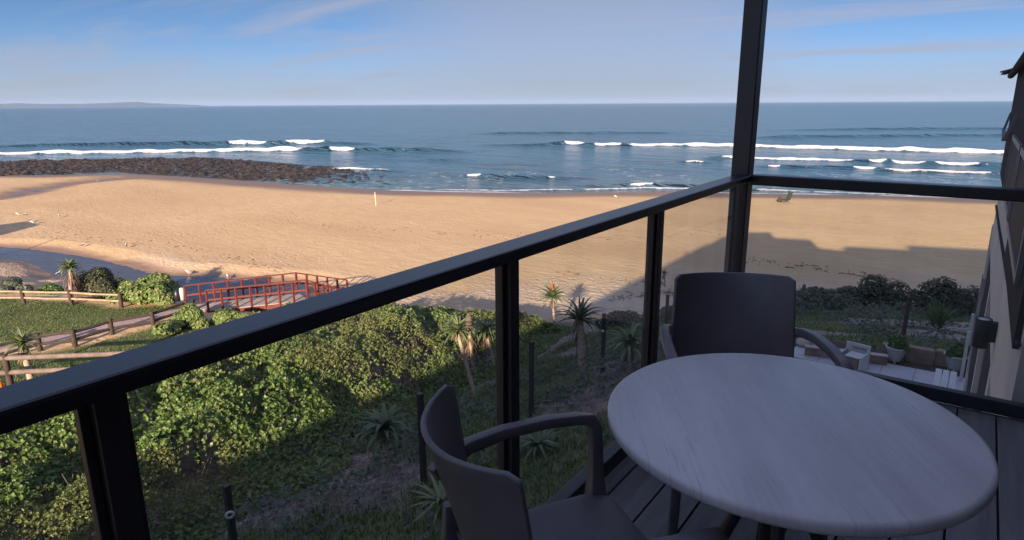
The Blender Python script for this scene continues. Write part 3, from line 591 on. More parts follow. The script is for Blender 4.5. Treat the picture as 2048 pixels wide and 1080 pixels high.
V, Fc, va = rosettes(np.c_[tx, ty, zz][k1], nr[k1]+RNG.normal(size=(k1.sum(), 3))*.75, .064, 5, var[k1], asp=.42)
th = mesh_np('undergrowth', V, Fc, L_thick, attrs={'var': va})
tag(th, 'thick mass of green coastal scrub covering the slope below the balcony', 'undergrowth', kind='stuff')
V, Fc, va = rosettes(np.c_[tx, ty, zz+.05][k2], nr[k2]+RNG.normal(size=(k2.sum(), 3))*1.1, .058, 6, var[k2], asp=.2, up=.7)
th = mesh_np('undergrowth', V, Fc, L_olive, attrs={'var': va})
tag(th, 'patches of finer olive brown scrub mixed into the green thicket', 'undergrowth', kind='stuff')
# twigs under the canopy
B = MB(); r = random.Random(4)
for i in range(2400):
    x, y = r.uniform(-27, -9), r.uniform(-5, 25)
    if poly_sd(thick_poly, np.array([x]), np.array([y]))[0] > -.3: continue
    z = gz(x, y); cz_ = float(canopy(np.array([x]), np.array([y]))[0][0]); h = max(.2, cz_-z)
    B.tube([(x, y, z-.05), (x+r.uniform(-.3,.3), y+r.uniform(-.3,.3), z+h*.5), (x+r.uniform(-.5,.5), y+r.uniform(-.5,.5), z+h*r.uniform(.85,1.16))], [.022, .014, .006], 4)
tg = B.build('twigs', M_loggrey); tag(tg, 'bare grey brown twigs inside the green coastal scrub', 'twigs', kind='stuff')

# grass: short blades on lawn, slopes and garden
def blades(name, n, region, h, label, m, seed, wd=.012, maskf=None, lean=.5):
    r = np.random.default_rng(seed); x0, x1, y0, y1 = region; x = r.uniform(x0, x1, n); y = r.uniform(y0, y1, n)
    k = maskf(x, y) > r.random(n); x, y = x[k], y[k]; z = ground(x, y); n = len(x)
    a = r.uniform(0, 2*math.pi, n); d = np.c_[np.cos(a), np.sin(a), np.zeros(n)]; s = np.c_[-np.sin(a), np.cos(a), np.zeros(n)]
    hh = h*r.uniform(.4, 1.3, n)[:, None]; le = r.uniform(.1, lean*2, n)[:, None]; p = np.c_[x, y, z-.01]; up = np.array([0, 0, 1.])
    b1 = p+up*hh*.6+d*hh*le*.35; b2 = p+up*hh*.85+d*hh*le
    V = np.stack([p-s*wd, p+s*wd, b1+s*wd*.7, b1-s*wd*.7, b1-s*wd*.7, b1+s*wd*.7, b2+s*wd*.1, b2-s*wd*.1], 1).reshape(-1, 3)
    va = np.repeat(np.clip(.35+.5*(fbm(x*.6, y*.6, seed, 3)-.5)*2+r.uniform(-.3, .35, n), 0, 1), 8)
    return tag(mesh_np(name, V, np.arange(n*8).reshape(-1, 4), m, attrs={'var': va}), label, 'grass', kind='stuff')
def m_slope(x, y): return sstep(0.4, -0.4, poly_sd(slope_poly, x, y))*sstep(0.34, 0.44, fbm(x*0.45, y*0.3, 31, 4))
def m_lawn(x, y):
    nz = fbm(x*0.5, y*0.5, 11, 4); return np.maximum(sstep(.5, -.3, poly_sd(lawn_poly, x, y)+(nz-.5)*1.2), sstep(.5, -.3, poly_sd(lawnS_poly, x, y)+(nz-.5)))*sstep(-.25, .3, dpath(x, y))
def m_gard(x, y): return sstep(0.5, -0.8, poly_sd(gard_poly, x, y))*sstep(0.46, 0.56, fbm(x*0.22, y*0.4, 23, 4)+0.10*sstep(27, 19, y))
path_c = np.array([P(u, v, .95)[:2] for u, v in [(-400,730),(-200,712),(0,690),(60,683),(110,676),(160,667),(220,651),(290,637),(350,624),(400,613),(440,606)]])
def dline(pl, x, y):
    d = np.full(np.shape(x), 1e9)
    for a, b_ in zip(pl[:-1], pl[1:]):
        e = b_-a; t = np.clip(((x-a[0])*e[0]+(y-a[1])*e[1])/(e@e), 0, 1); d = np.minimum(d, np.hypot(x-a[0]-t*e[0], y-a[1]-t*e[1]))
    return d
def dpath(x, y): return dline(path_c, x, y)-.62
blades('grass', 120000, (-12.5, -1, -3, 29), .15, 'long dark grass on the slope between fence and building', L_grass, 401, .011, m_slope)
blades('grass', 110000, (-46, -20, -2, 20), .07, 'short worn lawn grass beside the brick path', L_grass, 402, .016, m_lawn)
blades('grass', 45000, (-9, 6, 17, 38), .11, 'low green ground cover patches in the sandy garden', L_grass, 403, .014, m_gard)
def m_lit(x, y): return sstep(.4, -.4, poly_sd(slope_poly, x, y))*(1-m_slope(x, y))*.8
blades('leaf_litter', 60000, (-12.5, -1, -3, 29), .05, 'dry straw and leaf litter on bare slope soil', L_litter, 404, .012, m_lit, lean=2.5)

# low leafy ground cover creeping over the slope and the garden
n = 26000; gx_ = RNG.uniform(-13, 2, n); gy_ = RNG.uniform(-3, 36, n)
cov = fbm(gx_*.7, gy_*.7, 501, 4); ins_ = (np.minimum(poly_sd(slope_poly, gx_, gy_), poly_sd(gard_poly, gx_, gy_)) < -.2) & (cov > .52) & ~((gx_ > -3.2) & (gy_ < 17))
gx_, gy_, cov = gx_[ins_], gy_[ins_], cov[ins_]; gh = (cov-.5)*3.0*RNG.uniform(.2, 1, len(gx_))
V, Fc, va = rosettes(np.c_[gx_, gy_, ground(gx_, gy_)+.03+np.clip(gh, 0, .45)], np.c_[RNG.normal(size=(len(gx_), 2))*.5, np.ones(len(gx_))], .075, 5, np.clip(.25+RNG.uniform(-.2, .5, len(gx_)), 0, 1), asp=.34)
tag(mesh_np('ground_cover', V, Fc, L_grey, attrs={'var': va}), 'low grey green ground cover creeping over slope and sandy garden', 'ground cover', kind='stuff')

# ------------------------------------------------------------------ path
def drape(name, c, wd, m, off=.03):
    t = np.r_[0, np.cumsum(np.linalg.norm(np.diff(c, axis=0), axis=1))]; s = np.arange(0, t[-1], .35); px = np.interp(s, t, c[:, 0]); py = np.interp(s, t, c[:, 1])
    for _ in range(6): px[1:-1] = (px[:-2]+px[2:]+2*px[1:-1])/4; py[1:-1] = (py[:-2]+py[2:]+2*py[1:-1])/4
    dx, dy = np.gradient(px), np.gradient(py); l = np.hypot(dx, dy); nx_, ny_ = -dy/l, dx/l; k = 9; V = []
    for j in range(k):
        o = (j/(k-1)-.5)*wd*(1+.14*(vn(s*.9, s*0+j, 7)-.5) if j in (0, k-1) else 1); V.append(np.c_[px+nx_*o, py+ny_*o])
    V = np.stack(V, 1); g_ = ground(V[..., 0], V[..., 1]); zc = np.repeat(g_.max(1)[:, None], k, 1)*.5+g_*.5+off; zc[:, 0] = g_[:, 0]-.02; zc[:, -1] = g_[:, -1]-.02
    W = np.dstack([V, zc]).reshape(-1, 3); m_ = len(s); I = np.arange(m_*k).reshape(m_, k)
    return mesh_np(name, W, np.stack([I[:-1, :-1], I[:-1, 1:], I[1:, 1:], I[1:, :-1]], -1).reshape(-1, 4), m)
M_path = mat('pinkish_brick_path', (0.34, 0.25, 0.225), 0.85, 0.01, 14, 0.28, 5)
tag(drape('path', path_c, 1.35, M_path), kind='structure')

# ------------------------------------------------------------------ log fences
def log_fence(pts, h, rails, rr, pr, m_rail, m_post, label, posts=None, sink=.1, name='log_fence'):
    e = empty(name, (pts[0][0], pts[0][1], gz(*pts[0][:2]))); ox, oy, oz = e.location; r = random.Random(len(pts)*7+int(h*10))
    Pn = [(p[0]-ox, p[1]-oy, (p[2] if len(p) > 2 else gz(p[0], p[1]))-oz) for p in pts]
    for i, p in enumerate(Pn):
        if posts is not None and i not in posts: continue
        B = MB(); B.tube([(p[0], p[1], p[2]-sink), (p[0], p[1], p[2]+h*.5), (p[0]+r.uniform(-.02,.02), p[1], p[2]+h)], [pr, pr*.97, pr*.92], 10); B.build('post', m_post, e)
    for a, b_ in zip(Pn[:-1], Pn[1:]):
        for q in rails:
            B = MB(); pa = Vector((a[0], a[1], a[2]+q)); pb = Vector((b_[0], b_[1], b_[2]+q)); mid = (pa+pb)/2+Vector((0, 0, r.uniform(-.03, .02)))
            B.tube([pa, mid, pb], [rr, rr*.96, rr], 8); B.build('rail', m_rail, e)
    return tag(e, label, 'fence')
def onz2(u, v, z): p = P(u, v, z); return (p[0], p[1], z)
log_fence([onz2(-330,602,.9), onz2(-120,604,.9), onz2(48,606,.9), onz2(143,608,.9), onz2(243,613,.9)], .72, (.28, .60), .055, .10, M_log, M_logdark, 'pale log rail fence along the seaward edge of the lawn')
nf = [(-60,735),(80,698),(150,690),(224,667),(307,652),(374,628)]
log_fence([onz2(u, v, .95) for u, v in nf], .68, (.22, .56), .07, .105, M_logdark, M_logdark, 'dark low log fence between brick path and green slope', posts=[1,2,3,4,5])
for i, (u, v) in enumerate([(389,620)]):
    p = P(u, v, .95); B = MB(); B.tube([(0,0,-.1),(0,0,.55)], .07, 8); o = B.build('wooden_bollard', M_logdark, loc=tuple(p)); tag(o, 'short dark wooden bollard at the start of the red footbridge', 'bollard')
a = P(-260, 732, 3.0); b_ = P(10, 716, 3.0); c = P(330, 687, 2.9); d = P(560, 668, 2.8)
log_fence([(a[0], a[1], 2.0), (b_[0], b_[1], 2.0), (c[0]+1, c[1]+.5, 1.75)], 1.12, (.52, 1.0), .082, .095, M_loggrey, M_logdark, 'near round pole fence of thick grey rails below the lawn', posts=[0,1,2], sink=.7)

# ------------------------------------------------------------------ red footbridge
A0 = np.array([-29.6, 15.6]); A1 = P(700, 630, 1.2)[:2]; A1 = np.array([-24.35, 20.6])
p_near0 = P(417, 621, 1.0); p_near1 = P(616, 600, 1.15)
p_far0 = P(374, 611, 1.0); p_far1 = P(595, 584, 1.15)
br = empty('footbridge', (p_near0[0], p_near0[1], 1.0)); tag(br, 'red brown timber footbridge with railings crossing the lagoon mouth', 'footbridge')
def L3(a, b_, t): return tuple(a[i]*(1-t)+b_[i]*t for i in range(3))
def loc(p): return (p[0]-p_near0[0], p[1]-p_near0[1], p[2]-1.0)
n0, n1_, f0, f1 = map(loc, (p_near0, p_near1, p_far0, p_far1))
B = MB(); nb = 46
for i in range(nb):
    t0 = (i+.04)/nb; t1 = (i+.94)/nb
    q = [L3(n0, n1_, t0), L3(n0, n1_, t1), L3(f0, f1, t1), L3(f0, f1, t0)]
    B.add([*q, *[(x, y, z-.05) for x, y, z in q]], [(0,1,2,3),(7,6,5,4),(0,4,5,1),(1,5,6,2),(2,6,7,3),(3,7,4,0)])
B.build('deck', M_board, br)
for a, b_ in ((n0, n1_), (f0, f1)):
    B = MB(); B.bar((a[0], a[1], a[2]-.17), (b_[0], b_[1], b_[2]-.17), .06, .22); B.build('beam', M_red, br)
def railing(a, b_, k, h=1.0, mid=True, first=0):
    for i in range(first, k+1):
        p = L3(a, b_, i/k); B = MB(); B.bar((p[0], p[1], p[2]-.3), (p[0], p[1], p[2]+h), .085, .085); B.build('post', M_red, br)
    B = MB(); B.bar((a[0], a[1], a[2]+h+.02), (b_[0], b_[1], b_[2]+h+.02), .12, .045); B.build('handrail', M_red, br)
    if mid: B = MB(); B.bar((a[0], a[1], a[2]+h*.52), (b_[0], b_[1], b_[2]+h*.52), .04, .09); B.build('mid_rail', M_red, br)
railing(n0, n1_, 7); railing(f0, f1, 8)
# the descending arm towards the sand, and the legs
g1 = loc(P(700, 606, .75)); g0 = n1_; h0 = f1; h1 = loc(P(700, 580, .9))
g1 = loc(P(680, 616, .3)); h1 = loc(P(696, 596, .3))
B = MB(); nb = 26
for i in range(nb):
    t0 = (i+.04)/nb; t1 = (i+.94)/nb; q = [L3(g0, g1, t0), L3(g0, g1, t1), L3(h0, h1, t1), L3(h0, h1, t0)]
    B.add([*q, *[(x, y, z-.05) for x, y, z in q]], [(0,1,2,3),(7,6,5,4),(0,4,5,1),(1,5,6,2),(2,6,7,3),(3,7,4,0)])
B.build('ramp', M_board, br)
railing(g0, g1, 4, first=1); railing(h0, h1, 5, first=1)
for t in (.12, .5, .9):
    for a, b_ in ((n0, n1_), (f0, f1)):
        p = L3(a, b_, t); B = MB(); B.tube([(p[0], p[1], p[2]-.2), (p[0], p[1], -1.9)], .1, 8); B.build('leg', M_logdark, br)
pp = loc(P(372, 606, 1.0))
for q in (pp, L3(pp, f0, .99)):
    pass
# litter bin at the bridge head
p = P(367, 612, .95); e = empty('litter_bin', tuple(p)); tag(e, 'white post with black bin bag hanging beside the red bridge', 'litter bin')
B = MB(); B.tube([(0,0,-.1),(0,0,.35)], .05, 8); B.build('post', M_logdark, e)
B = MB(); B.lathe([(0,.30),(.10,.32),(.12,.75),(.10,.92),(0,.95)], (0.03,0,0), 12); B.build('canister', M_white, e)
B = MB(); B.lathe([(0,.22),(.12,.26),(.17,.5),(.13,.78),(.05,.84),(0,.84)], (-.24,-.12,0), 12); B.build('bag', M_bagk, e)

# ------------------------------------------------------------------ shrubs
G1 = 'shrubs between the lawn and the lagoon'
p = P(205, 600, .6); shrub(p, 1.75, 1.2, 1.75, 3200, .085, L_dark, 'dark round bush behind the log fence beside the tall aloe', G1, 1)
p = P(318, 612, .7); shrub(p, 2.0, 1.4, 1.55, 3600, .10, L_green if False else L_thick, 'leafy green bush at the left end of the red footbridge', G1, 2, 11)
p = P(262, 606, .7); shrub(p, 1.2, 1.0, 1.15, 1800, .09, L_thick, 'low mid green bush between the dark bush and bridge bush', G1, 3)
p = P(388, 650, .9); shrub(p, 1.15, .9, .95, 1900, .085, L_thick, 'low bush on the bank in front of the footbridge entrance', G1, 4)
p = P(340, 662, 1.0); shrub(P(455, 655, .8), 1.3, .9, .8, 2300, .08, L_thick, 'leafy bush under the near side beam of the footbridge', G1, 17)
shrub(p, .9, .8, .5, 1100, .08, L_thick, 'small low bush on the grassy bank below the dark log fence', G1, 14)
p = P(30, 588, .4); shrub(p, 1.6, 1.0, .65, 1500, .09, L_grey, 'low straggly scrub behind the far fence at the picture edge', G1, 5)
p = P(100, 592, .4); shrub(p, 1.2, .9, .5, 1200, .085, L_green, 'low yellow green scrub behind the far fence beside tall aloe', G1, 6)
p = P(-90, 588, .4); shrub(p, 2.0, 1.0, .8, 1500, .09, L_thick, 'bushy scrub behind the far fence beyond the lawn', G1, 15)
G2 = 'dune shrubs along the shaded beach edge'
for i, (u, v, z, rx, rz, s, m_, lb) in enumerate([(1625,622,.9,1.7,1.25,7,L_grey,'grey green dune bush directly right of the far chair back'),
        (1690,618,.9,1.5,1.1,8,L_grey,'low grey green dune bush in the middle of the shaded row'),
        (1748,615,.9,1.6,1.45,9,L_dark,'rounded taller dune bush at the right end of the row'),
        (1560,640,1.2,1.5,1.0,10,L_grey,'dune bush hidden behind the far chair back')]):
    shrub(P(u, v, z), rx, rx*.8, rz, 2400, .085, m_, lb, G2, s)
shrub(P(1888, 634, 1.5), 1.75, 1.4, 1.75, 3600, .08, L_dark, 'wide dark round bush beyond the fence post near the building', G2, 12, 12)
shrub(P(1340, 640, 1.6), 1.0, .9, .7, 1500, .08, L_dark, 'small dark bush seen through the glass left of the far chair', G2, 13)
shrub(P(1240, 640, 1.4), 1.3, 1.0, .6, 1400, .08, L_dark, 'low scrub at the dune foot below the building shadow', G2, 16)

q = on_ground(660, 690); e = empty('dead_branch', (q[0], q[1], q[2]+.55)); tag(e, 'pale dead branch lying across the scrub below the footbridge', 'branch')
r = random.Random(6); B = MB(); B.tube([(-1.1, -.9, .35), (-.4, -.3, .62), (.4, .35, .72), (1.2, 1.0, .62)], [.05, .045, .035, .02], 7)
for k_ in range(9):
    t = r.uniform(-.9, .9); B.tube([(t, t*.85, .6), (t+r.uniform(-.3,.3), t*.85+r.uniform(-.3,.3), .85), (t+r.uniform(-.5,.5), t*.85+r.uniform(-.5,.5), 1.05)], [.02, .014, .005], 5)
B.build('wood', M_rock, e)
# strap-leaved plants, aloes
def strap(V, Fc, VA, base, direc, length, width, droop, curl, v, seg=7):
    d = np.array(direc, float); d /= np.linalg.norm(d); side = np.cross(d, [0, 0, 1.]); side /= np.linalg.norm(side)+1e-9
    p = np.array(base, float); b0 = len(V); hor = np.array([d[0], d[1], 0]); hor /= np.linalg.norm(hor)+1e-9; ang = math.asin(max(-1, min(1, d[2])))
    for i in range(seg+1):
        t = i/seg; w_ = width*(1-t**1.6)*(.75+.25*min(1, t*4))+.002
        up = np.cross(side, hor*math.cos(ang)+np.array([0, 0, math.sin(ang)]))
        V.append(p-side*w_+up*w_*.45); V.append(p.copy()); V.append(p+side*w_+up*w_*.45); VA += [v, max(0, v-.12), v]
        p = p+(hor*math.cos(ang)+np.array([0, 0, math.sin(ang)]))*length/seg; ang -= droop/seg*(.5+t); ang = max(ang, -1.4) if curl >= 0 else ang+(-curl)*2*t/seg
    for i in range(seg):
        for j in (0, 1): q = b0+i*3+j; Fc.append((q, q+1, q+4, q+3))
def crown(name, parent, base, n, length, width, m, seed, droop=1.1, up=(.1, 1.35), vr=(.2, .9)):
    r = random.Random(seed); V = []; Fc = []; VA = []
    for i in range(n):
        a = i*2.399+r.uniform(-.2, .2); el = up[0]+(up[1]-up[0])*((i+.5)/n)**.9+r.uniform(-.1, .1)
        strap(V, Fc, VA, base, (math.cos(a)*math.cos(el), math.sin(a)*math.cos(el), math.sin(el)), length*r.uniform(.8, 1.12), width*r.uniform(.85, 1.15), droop*r.uniform(.7, 1.3), r.choice([0, 0, -.5]), r.uniform(*vr))
    return mesh_np(name, V, Fc, m, parent, attrs={'var': VA})
def skirt(name, parent, top, n, length, seed, spread=.16):
    r = random.Random(seed); V = []; Fc = []; VA = []
    for i in range(n):
        a = r.uniform(0, 6.28); zb = -r.uniform(0, length*.6); el = r.uniform(-1.35, -.5)
        strap(V, Fc, VA, (top[0]+math.cos(a)*.05, top[1]+math.sin(a)*.05, top[2]+zb), (math.cos(a)*math.cos(el), math.sin(a)*math.cos(el), math.sin(el)), length*r.uniform(.35, .6)*(1 if el > -1 else 1.1), .028, .7, 0, r.uniform(0, 1), 5)
    return mesh_np(name, V, Fc, M_dead, parent, attrs={'var': VA})
def aloe(base, top, cr, label, seed, n=26, sk=.6, spike=None, wd=.062, droop=1.3, group='tree aloes around the dune garden', up=(-.1, 1.3), tr=.055, vr=(.2, .9), head=None):
    """base, top: world points of trunk foot and crown; cr: leaf length"""
    bz = gz(base[0], base[1]); e = empty('aloe', (base[0], base[1], bz)); T = (top[0]-base[0], top[1]-base[1], top[2]-bz); r = random.Random(seed)
    if T[2] > .25:
        B = MB(); mid = (T[0]*.45+r.uniform(-.04, .04), T[1]*.45, T[2]*.45); m3 = (T[0]*.8, T[1]*.8, T[2]*.8)
        B.tube([(0, 0, -.15), mid, m3, T], [tr*1.15, tr, tr*.9, tr], 9); B.build('trunk', M_trunk, e)
    if n: crown('crown', e, T, int(n*1.3), cr, wd*1.15, L_aloe, seed, droop, up, vr)
    if sk: skirt('dead_leaves', e, T, int(46*max(.5, sk)), sk*1.1, seed+5)
    if spike:
        B = MB(); B.tube([T, (T[0]-.02, T[1], T[2]+spike*.55)], [.018, .016], 6); B.tube([(T[0]-.02, T[1], T[2]+spike*.5), (T[0]-.02, T[1], T[2]+spike*.75), (T[0]-.03, T[1], T[2]+spike)], [.05, .055, .01], 8); B.build('flower_spike', M_flower, e)
    if head:
        B = MB(); B.lathe([(0,-.1),(head*.35,0),(head*.42,head*.6),(head*.34,head*1.4),(head*.12,head*1.8),(0,head*1.85)], T, 12); B.build('flower_head', M_dead, e)
    return tag(e, label, 'aloe', group)
def al(ub, vb, ut, vt, zb, cr, label, seed, **k):             # foot and crown pixels, foot height -> same distance
    p = P(ub, vb, zb) if zb is not None else on_ground(ub, vb); dep = (p-CAM)@FW; q = PD(ut, vt, dep); return aloe(p, q, cr, label, seed, **k)
al(143, 604, 139, 536, .9, .75, 'tall aloe with shaggy dead leaf skirt at the far lawn fence', 11, sk=1.5, n=30, droop=1.8, tr=.09)
al(62, 752, 44, 690, 1.9, .80, 'pale spiky aloe behind the near pole fence', 12, sk=.7, n=26, tr=.1, vr=(.5, 1))
al(952, 792, 914, 664, None, .72, 'aloe on a long leaning bare trunk beside the fence', 13, sk=.25, n=30, droop=1.55, tr=.062, vr=(.5, 1))
al(950, 760, 938, 660, None, .6, 'shaggy aloe topped by a tall brown seed head', 14, sk=1.1, n=14, droop=2.2, head=.34)
al(990, 745, 972, 664, None, .75, 'aloe with drooping crown just left of the dark railing post', 15, sk=.7, n=30, droop=1.6, vr=(.3, .9))
al(1110, 640, 1105, 594, .9, .9, 'bright green aloe carrying a single red flower spike', 16, sk=.55, n=32, spike=.75, droop=1.2, vr=(.4, 1))
al(1165, 742, 1160, 640, None, .95, 'large dark aloe silhouetted against the sand near a fence post', 17, sk=1.0, n=28, droop=1.5, wd=.055, tr=.11, vr=(0, .4))
al(1262, 752, 1258, 690, None, .75, 'grey aloe in shade just left of the third railing post', 18, sk=.8, n=26, droop=1.5, vr=(.3, .8))
al(773, 948, 770, 862, None, .72, 'drooping aloe on the grassy slope left of the near chair', 19, sk=.35, n=28, droop=2.1, vr=(.1, .6))
al(15, 925, 14, 868, None, .6, 'yellow green aloe with reddish stem beside the first railing post', 20, sk=.6, n=24, vr=(.6, 1))
al(882, 1015, 882, 1005, None, .62, 'sprawling stemless aloe on the slope behind the near chair', 21, sk=0, n=26, droop=1.0, wd=.03, up=(0, .9), vr=(.5, 1))
al(1075, 905, 1075, 890, None, .65, 'sprawling stemless aloe seen through the glass under the armrest', 22, sk=0, n=22, droop=1.1, wd=.032, up=(0, .9), vr=(.2, .7))
al(1607, 612, 1607, 585, .95, .35, 'small brown aloe standing just right of the far chair back', 23, sk=.4, n=6, head=.24)
al(1330, 565, 1328, 548, 0.3, .4, 'small dry aloe on the beach edge by the third railing post', 24, sk=.3, n=10, vr=(.5, 1))
# grass tuft and orange flower
def tuft(p, n, length, wd, m, label, seed, name='grass_tuft', droop=1.2, cat='plant'):
    o = crown(name, None, (0, 0, 0), n, length, wd, m, seed, droop, (.6, 1.5)); o.location = p; return tag(o, label, cat)
p = P(140, 724, 1.5); tuft((p[0], p[1], gz(p[0], p[1])), 70, .55, .016, L_green, 'bright yellow green grass tuft behind the near pole fence', 31)
p = P(95, 730, 1.5); tuft((p[0], p[1], gz(p[0], p[1])), 60, .42, .016, L_grass, 'dark green grass tuft beside the pale aloe', 32)
p = on_ground(1874, 660); tuft((p[0], p[1], p[2]), 95, 1.0, .035, L_green, 'dense green strap leaved clump beyond the wire fence', 33, 'strap_leaf_plant', .7)
e = empty('flowering_plant', tuple(P(2, 782, 1.9))); tag(e, 'orange flower head on a stem at the near pole fence', 'flower')
B = MB(); B.tube([(0, 0, -.5), (0, 0, .1)], .015, 6); B.build('stem', M_trunk, e)
B = MB(); B.lathe([(0, .0), (.09, .06), (.10, .2), (.05, .34), (0, .36)], (0, 0, 0), 10); B.build('bloom', M_orange, e)
# pale sprawling succulent near the left post
p = on_ground(292, 968); tuft((p[0], p[1], p[2]), 26, .34, .022, L_litter, 'pale dry rosette plant beside the first railing post', 34, 'dry_plant', .8)

# ------------------------------------------------------------------ wire fence on the slope
fp = [(478,1168,1.75),(848,970,1.75),(1063,835,1.75),(1205,745,1.75)]
pts = []
for u, v, h in fp: p = on_ground(u, v); pts.append(p)
dd_ = pts[0]-pts[1]; pts = [pts[0]+dd_*.9]+pts
q = on_ground(1330, 690); pts.append(q)
wf = empty('wire_fence', tuple(pts[1])); tag(wf, 'wire mesh fence with square dark posts running down the slope', 'fence')
o0 = np.array(wf.location)
tops = []
tp = {1: (478, 938), 2: (848, 765), 3: (1063, 668), 4: (1205, 617)}
for i, p in enumerate(pts):
    p = p-o0
    if i in tp:
        dep = ((p+o0)-CAM)@FW; t = PD(*tp[i], dep)-o0; h = t[2]-p[2]
    else: h = 1.7
    B = MB(); B.box(p[0]-.045, p[0]+.045, p[1]-.045, p[1]+.045, p[2]-.3, p[2]+h); B.build('post', M_logdark if False else M_post, wf, .006); tops.append((p, h))
for (a, ha), (b_, hb) in zip(tops[:-1], tops[1:]):
    B = MB(); n = 16; lv = [.08, .3, .55, .8, 1.05, 1.25]
    for l in lv: B.tube([(a[0], a[1], a[2]+l*ha/1.75), ((a[0]+b_[0])/2, (a[1]+b_[1])/2, (a[2]+b_[2])/2+l*(ha+hb)/3.5-.02), (b_[0], b_[1], b_[2]+l*hb/1.75)], .0028, 4, cap=False)
    ln = math.hypot(a[0]-b_[0], a[1]-b_[1]); n = int(ln/.16)
    for k in range(1, n):
        t = k/n; x, y, z = a[0]*(1-t)+b_[0]*t, a[1]*(1-t)+b_[1]*t, a[2]*(1-t)+b_[2]*t; B.tube([(x, y, z+.03), (x, y, z+1.25)], .002, 3, cap=False)
    B.build('wire_mesh', M_wire, wf)
t_ = tops[1]; B = MB(); B.lathe([(.028, .02), (.03, 0), (.062, 0), (.068, .012), (.062, .03), (.03, .032), (.028, .02)], (0, 0, 0), 16)
o = B.build('insulator', M_white, wf); o.rotation_euler = (math.radians(90), 0, math.radians(60)); o.location = (t_[0][0]+.048, t_[0][1]-.028, t_[0][2]+t_[1]-.45)
t_ = tops[4]; B = MB(); B.lathe([(0, 0), (.04, 0), (.045, .012), (0, .035)], (0, 0, 0), 12)
o = B.build('insulator', M_white, wf); o.rotation_euler = (math.radians(90), 0, math.radians(12)); o.location = (t_[0][0], t_[0][1]-.046, t_[0][2]+t_[1]-.5)

# garden fence with the single post on the right
gf = [(-5.6, 19.2), (-1.12, 20.6), (3.2, 21.8)]
e = empty('wire_fence', (gf[1][0], gf[1][1], gz(*gf[1]))); tag(e, 'fine wire fence with one dark leaning post behind the patio garden', 'fence'); ox, oy, oz = e.location
gl_ = []
pb = P(1803, 688, gz(-1.1, 20.4)); dep = (pb-CAM)@FW; pt = PD(1819, 597, dep)
for i, (x, y) in enumerate(gf):
    z = gz(x, y)
    if i == 1: a = tuple(pb-np.array([ox, oy, oz])); b_ = tuple(pt-np.array([ox, oy, oz]))
    else: a = (x-ox, y-oy, z-oz); b_ = (x-ox+.1, y-oy, z-oz+1.25)
    B = MB(); B.tube([(a[0], a[1], a[2]-.2), b_], .055, 8); B.build('post', M_logdark, e); gl_.append((a, b_))
for (a, b_), (c, d) in zip(gl_[:-1], gl_[1:]):
    B = MB()
    for k in range(9): t = k/8.5; B.tube([L3(a, b_, t), L3(c, d, t)], .002, 3, cap=False)
    for k in range(1, 32): t = k/32; B.tube([L3(a, c, t), L3(b_, d, t)], .0015, 3, cap=False)
    B.build('wire_mesh', M_wire, e)

# ------------------------------------------------------------------ patio below
PZ = 4.8
B = MB(); x = -2.9
ty_ = 8.0
for i in range(8):
    for j in range(12):
        x0 = -3.0+i*.62; y0 = 8.6+j*.62
        if y0+.6 > 16.5+.16*(x0+1): continue
        B.box(x0, x0+.612, y0, y0+.612, PZ-.03, PZ+.004*((i*7+j*3) % 2)*.3)
pt_ = B.build('patio', M_tile, bevel=.004); tag(pt_, kind='structure')
B = MB(); B.box(-3.1, 2, 8.4, 16.9, PZ-.6, PZ-.012); o = B.build('patio_base', M_soil); tag(o, kind='structure')
# stone edging
e = empty('stone_edging', (0, 16.7, PZ)); tag(e, 'low brown stone retaining edge behind the patio pots', 'edging')
r = random.Random(5); B = MB(); x = -1.25
while x < 1.6:
    w_ = r.uniform(.32, .6); y = 16.42+.16*(x+1)-16.7; B.box(x, x+w_-.025, y, y+.2, -.1, .30+r.uniform(-.03, .03)); x += w_
B.build('stones', M_stone, e, .025)
e = empty('timber_edging', (-2.3, 16.2, PZ)); tag(e, 'brown timber garden edge with pale capping beside the patio', 'edging')
B = MB(); a = P(1610, 696, PZ+.16); b_ = P(1775, 716, PZ+.16); ox, oy, oz = e.location
B.bar((a[0]-ox, a[1]-oy, .03), (b_[0]-ox, b_[1]-oy, .03), .12, .34); B.build('beam', M_stone, e, .01)
B = MB(); B.bar((a[0]-ox, a[1]-oy-.01, .215), (b_[0]-ox, b_[1]-oy-.01, .215), .15, .03); B.build('capping', M_rock, e, .005)
def rock(p, s, label, seed):
    r = np.random.default_rng(seed); import bmesh
    bm = bmesh.new(); bmesh.ops.create_icosphere(bm, subdivisions=3, radius=1)
    for v_ in bm.verts:
        n_ = Vector(v_.co); k = .8+.45*float(vn(np.array([n_.x*1.6+seed]), np.array([n_.y*1.6+n_.z*1.3]), seed)[0]); v_.co = Vector((n_.x*s[0], n_.y*s[1], n_.z*s[2]))*k
    me = bpy.data.meshes.new('rock'); bm.to_mesh(me); bm.free(); me.materials.append(M_rock); o = link(bpy.data.objects.new('rock', me)); o.location = p; return tag(o, label, 'rock')
p = P(1607, 684, PZ+.1); rock((p[0], p[1], p[2]), (.2, .14, .11), 'pale rounded rock at the garden edge beside the far chair', 3)
p = P(1632, 688, PZ+.08); rock((p[0], p[1], p[2]), (.15, .12, .09), 'smaller pale rock second from the far chair', 5)
p = P(1336, 668, 3.4); rock((p[0], p[1], gz(p[0], p[1])+.05), (.35, .3, .22), 'pale rock on the slope left of the far chair back', 8)
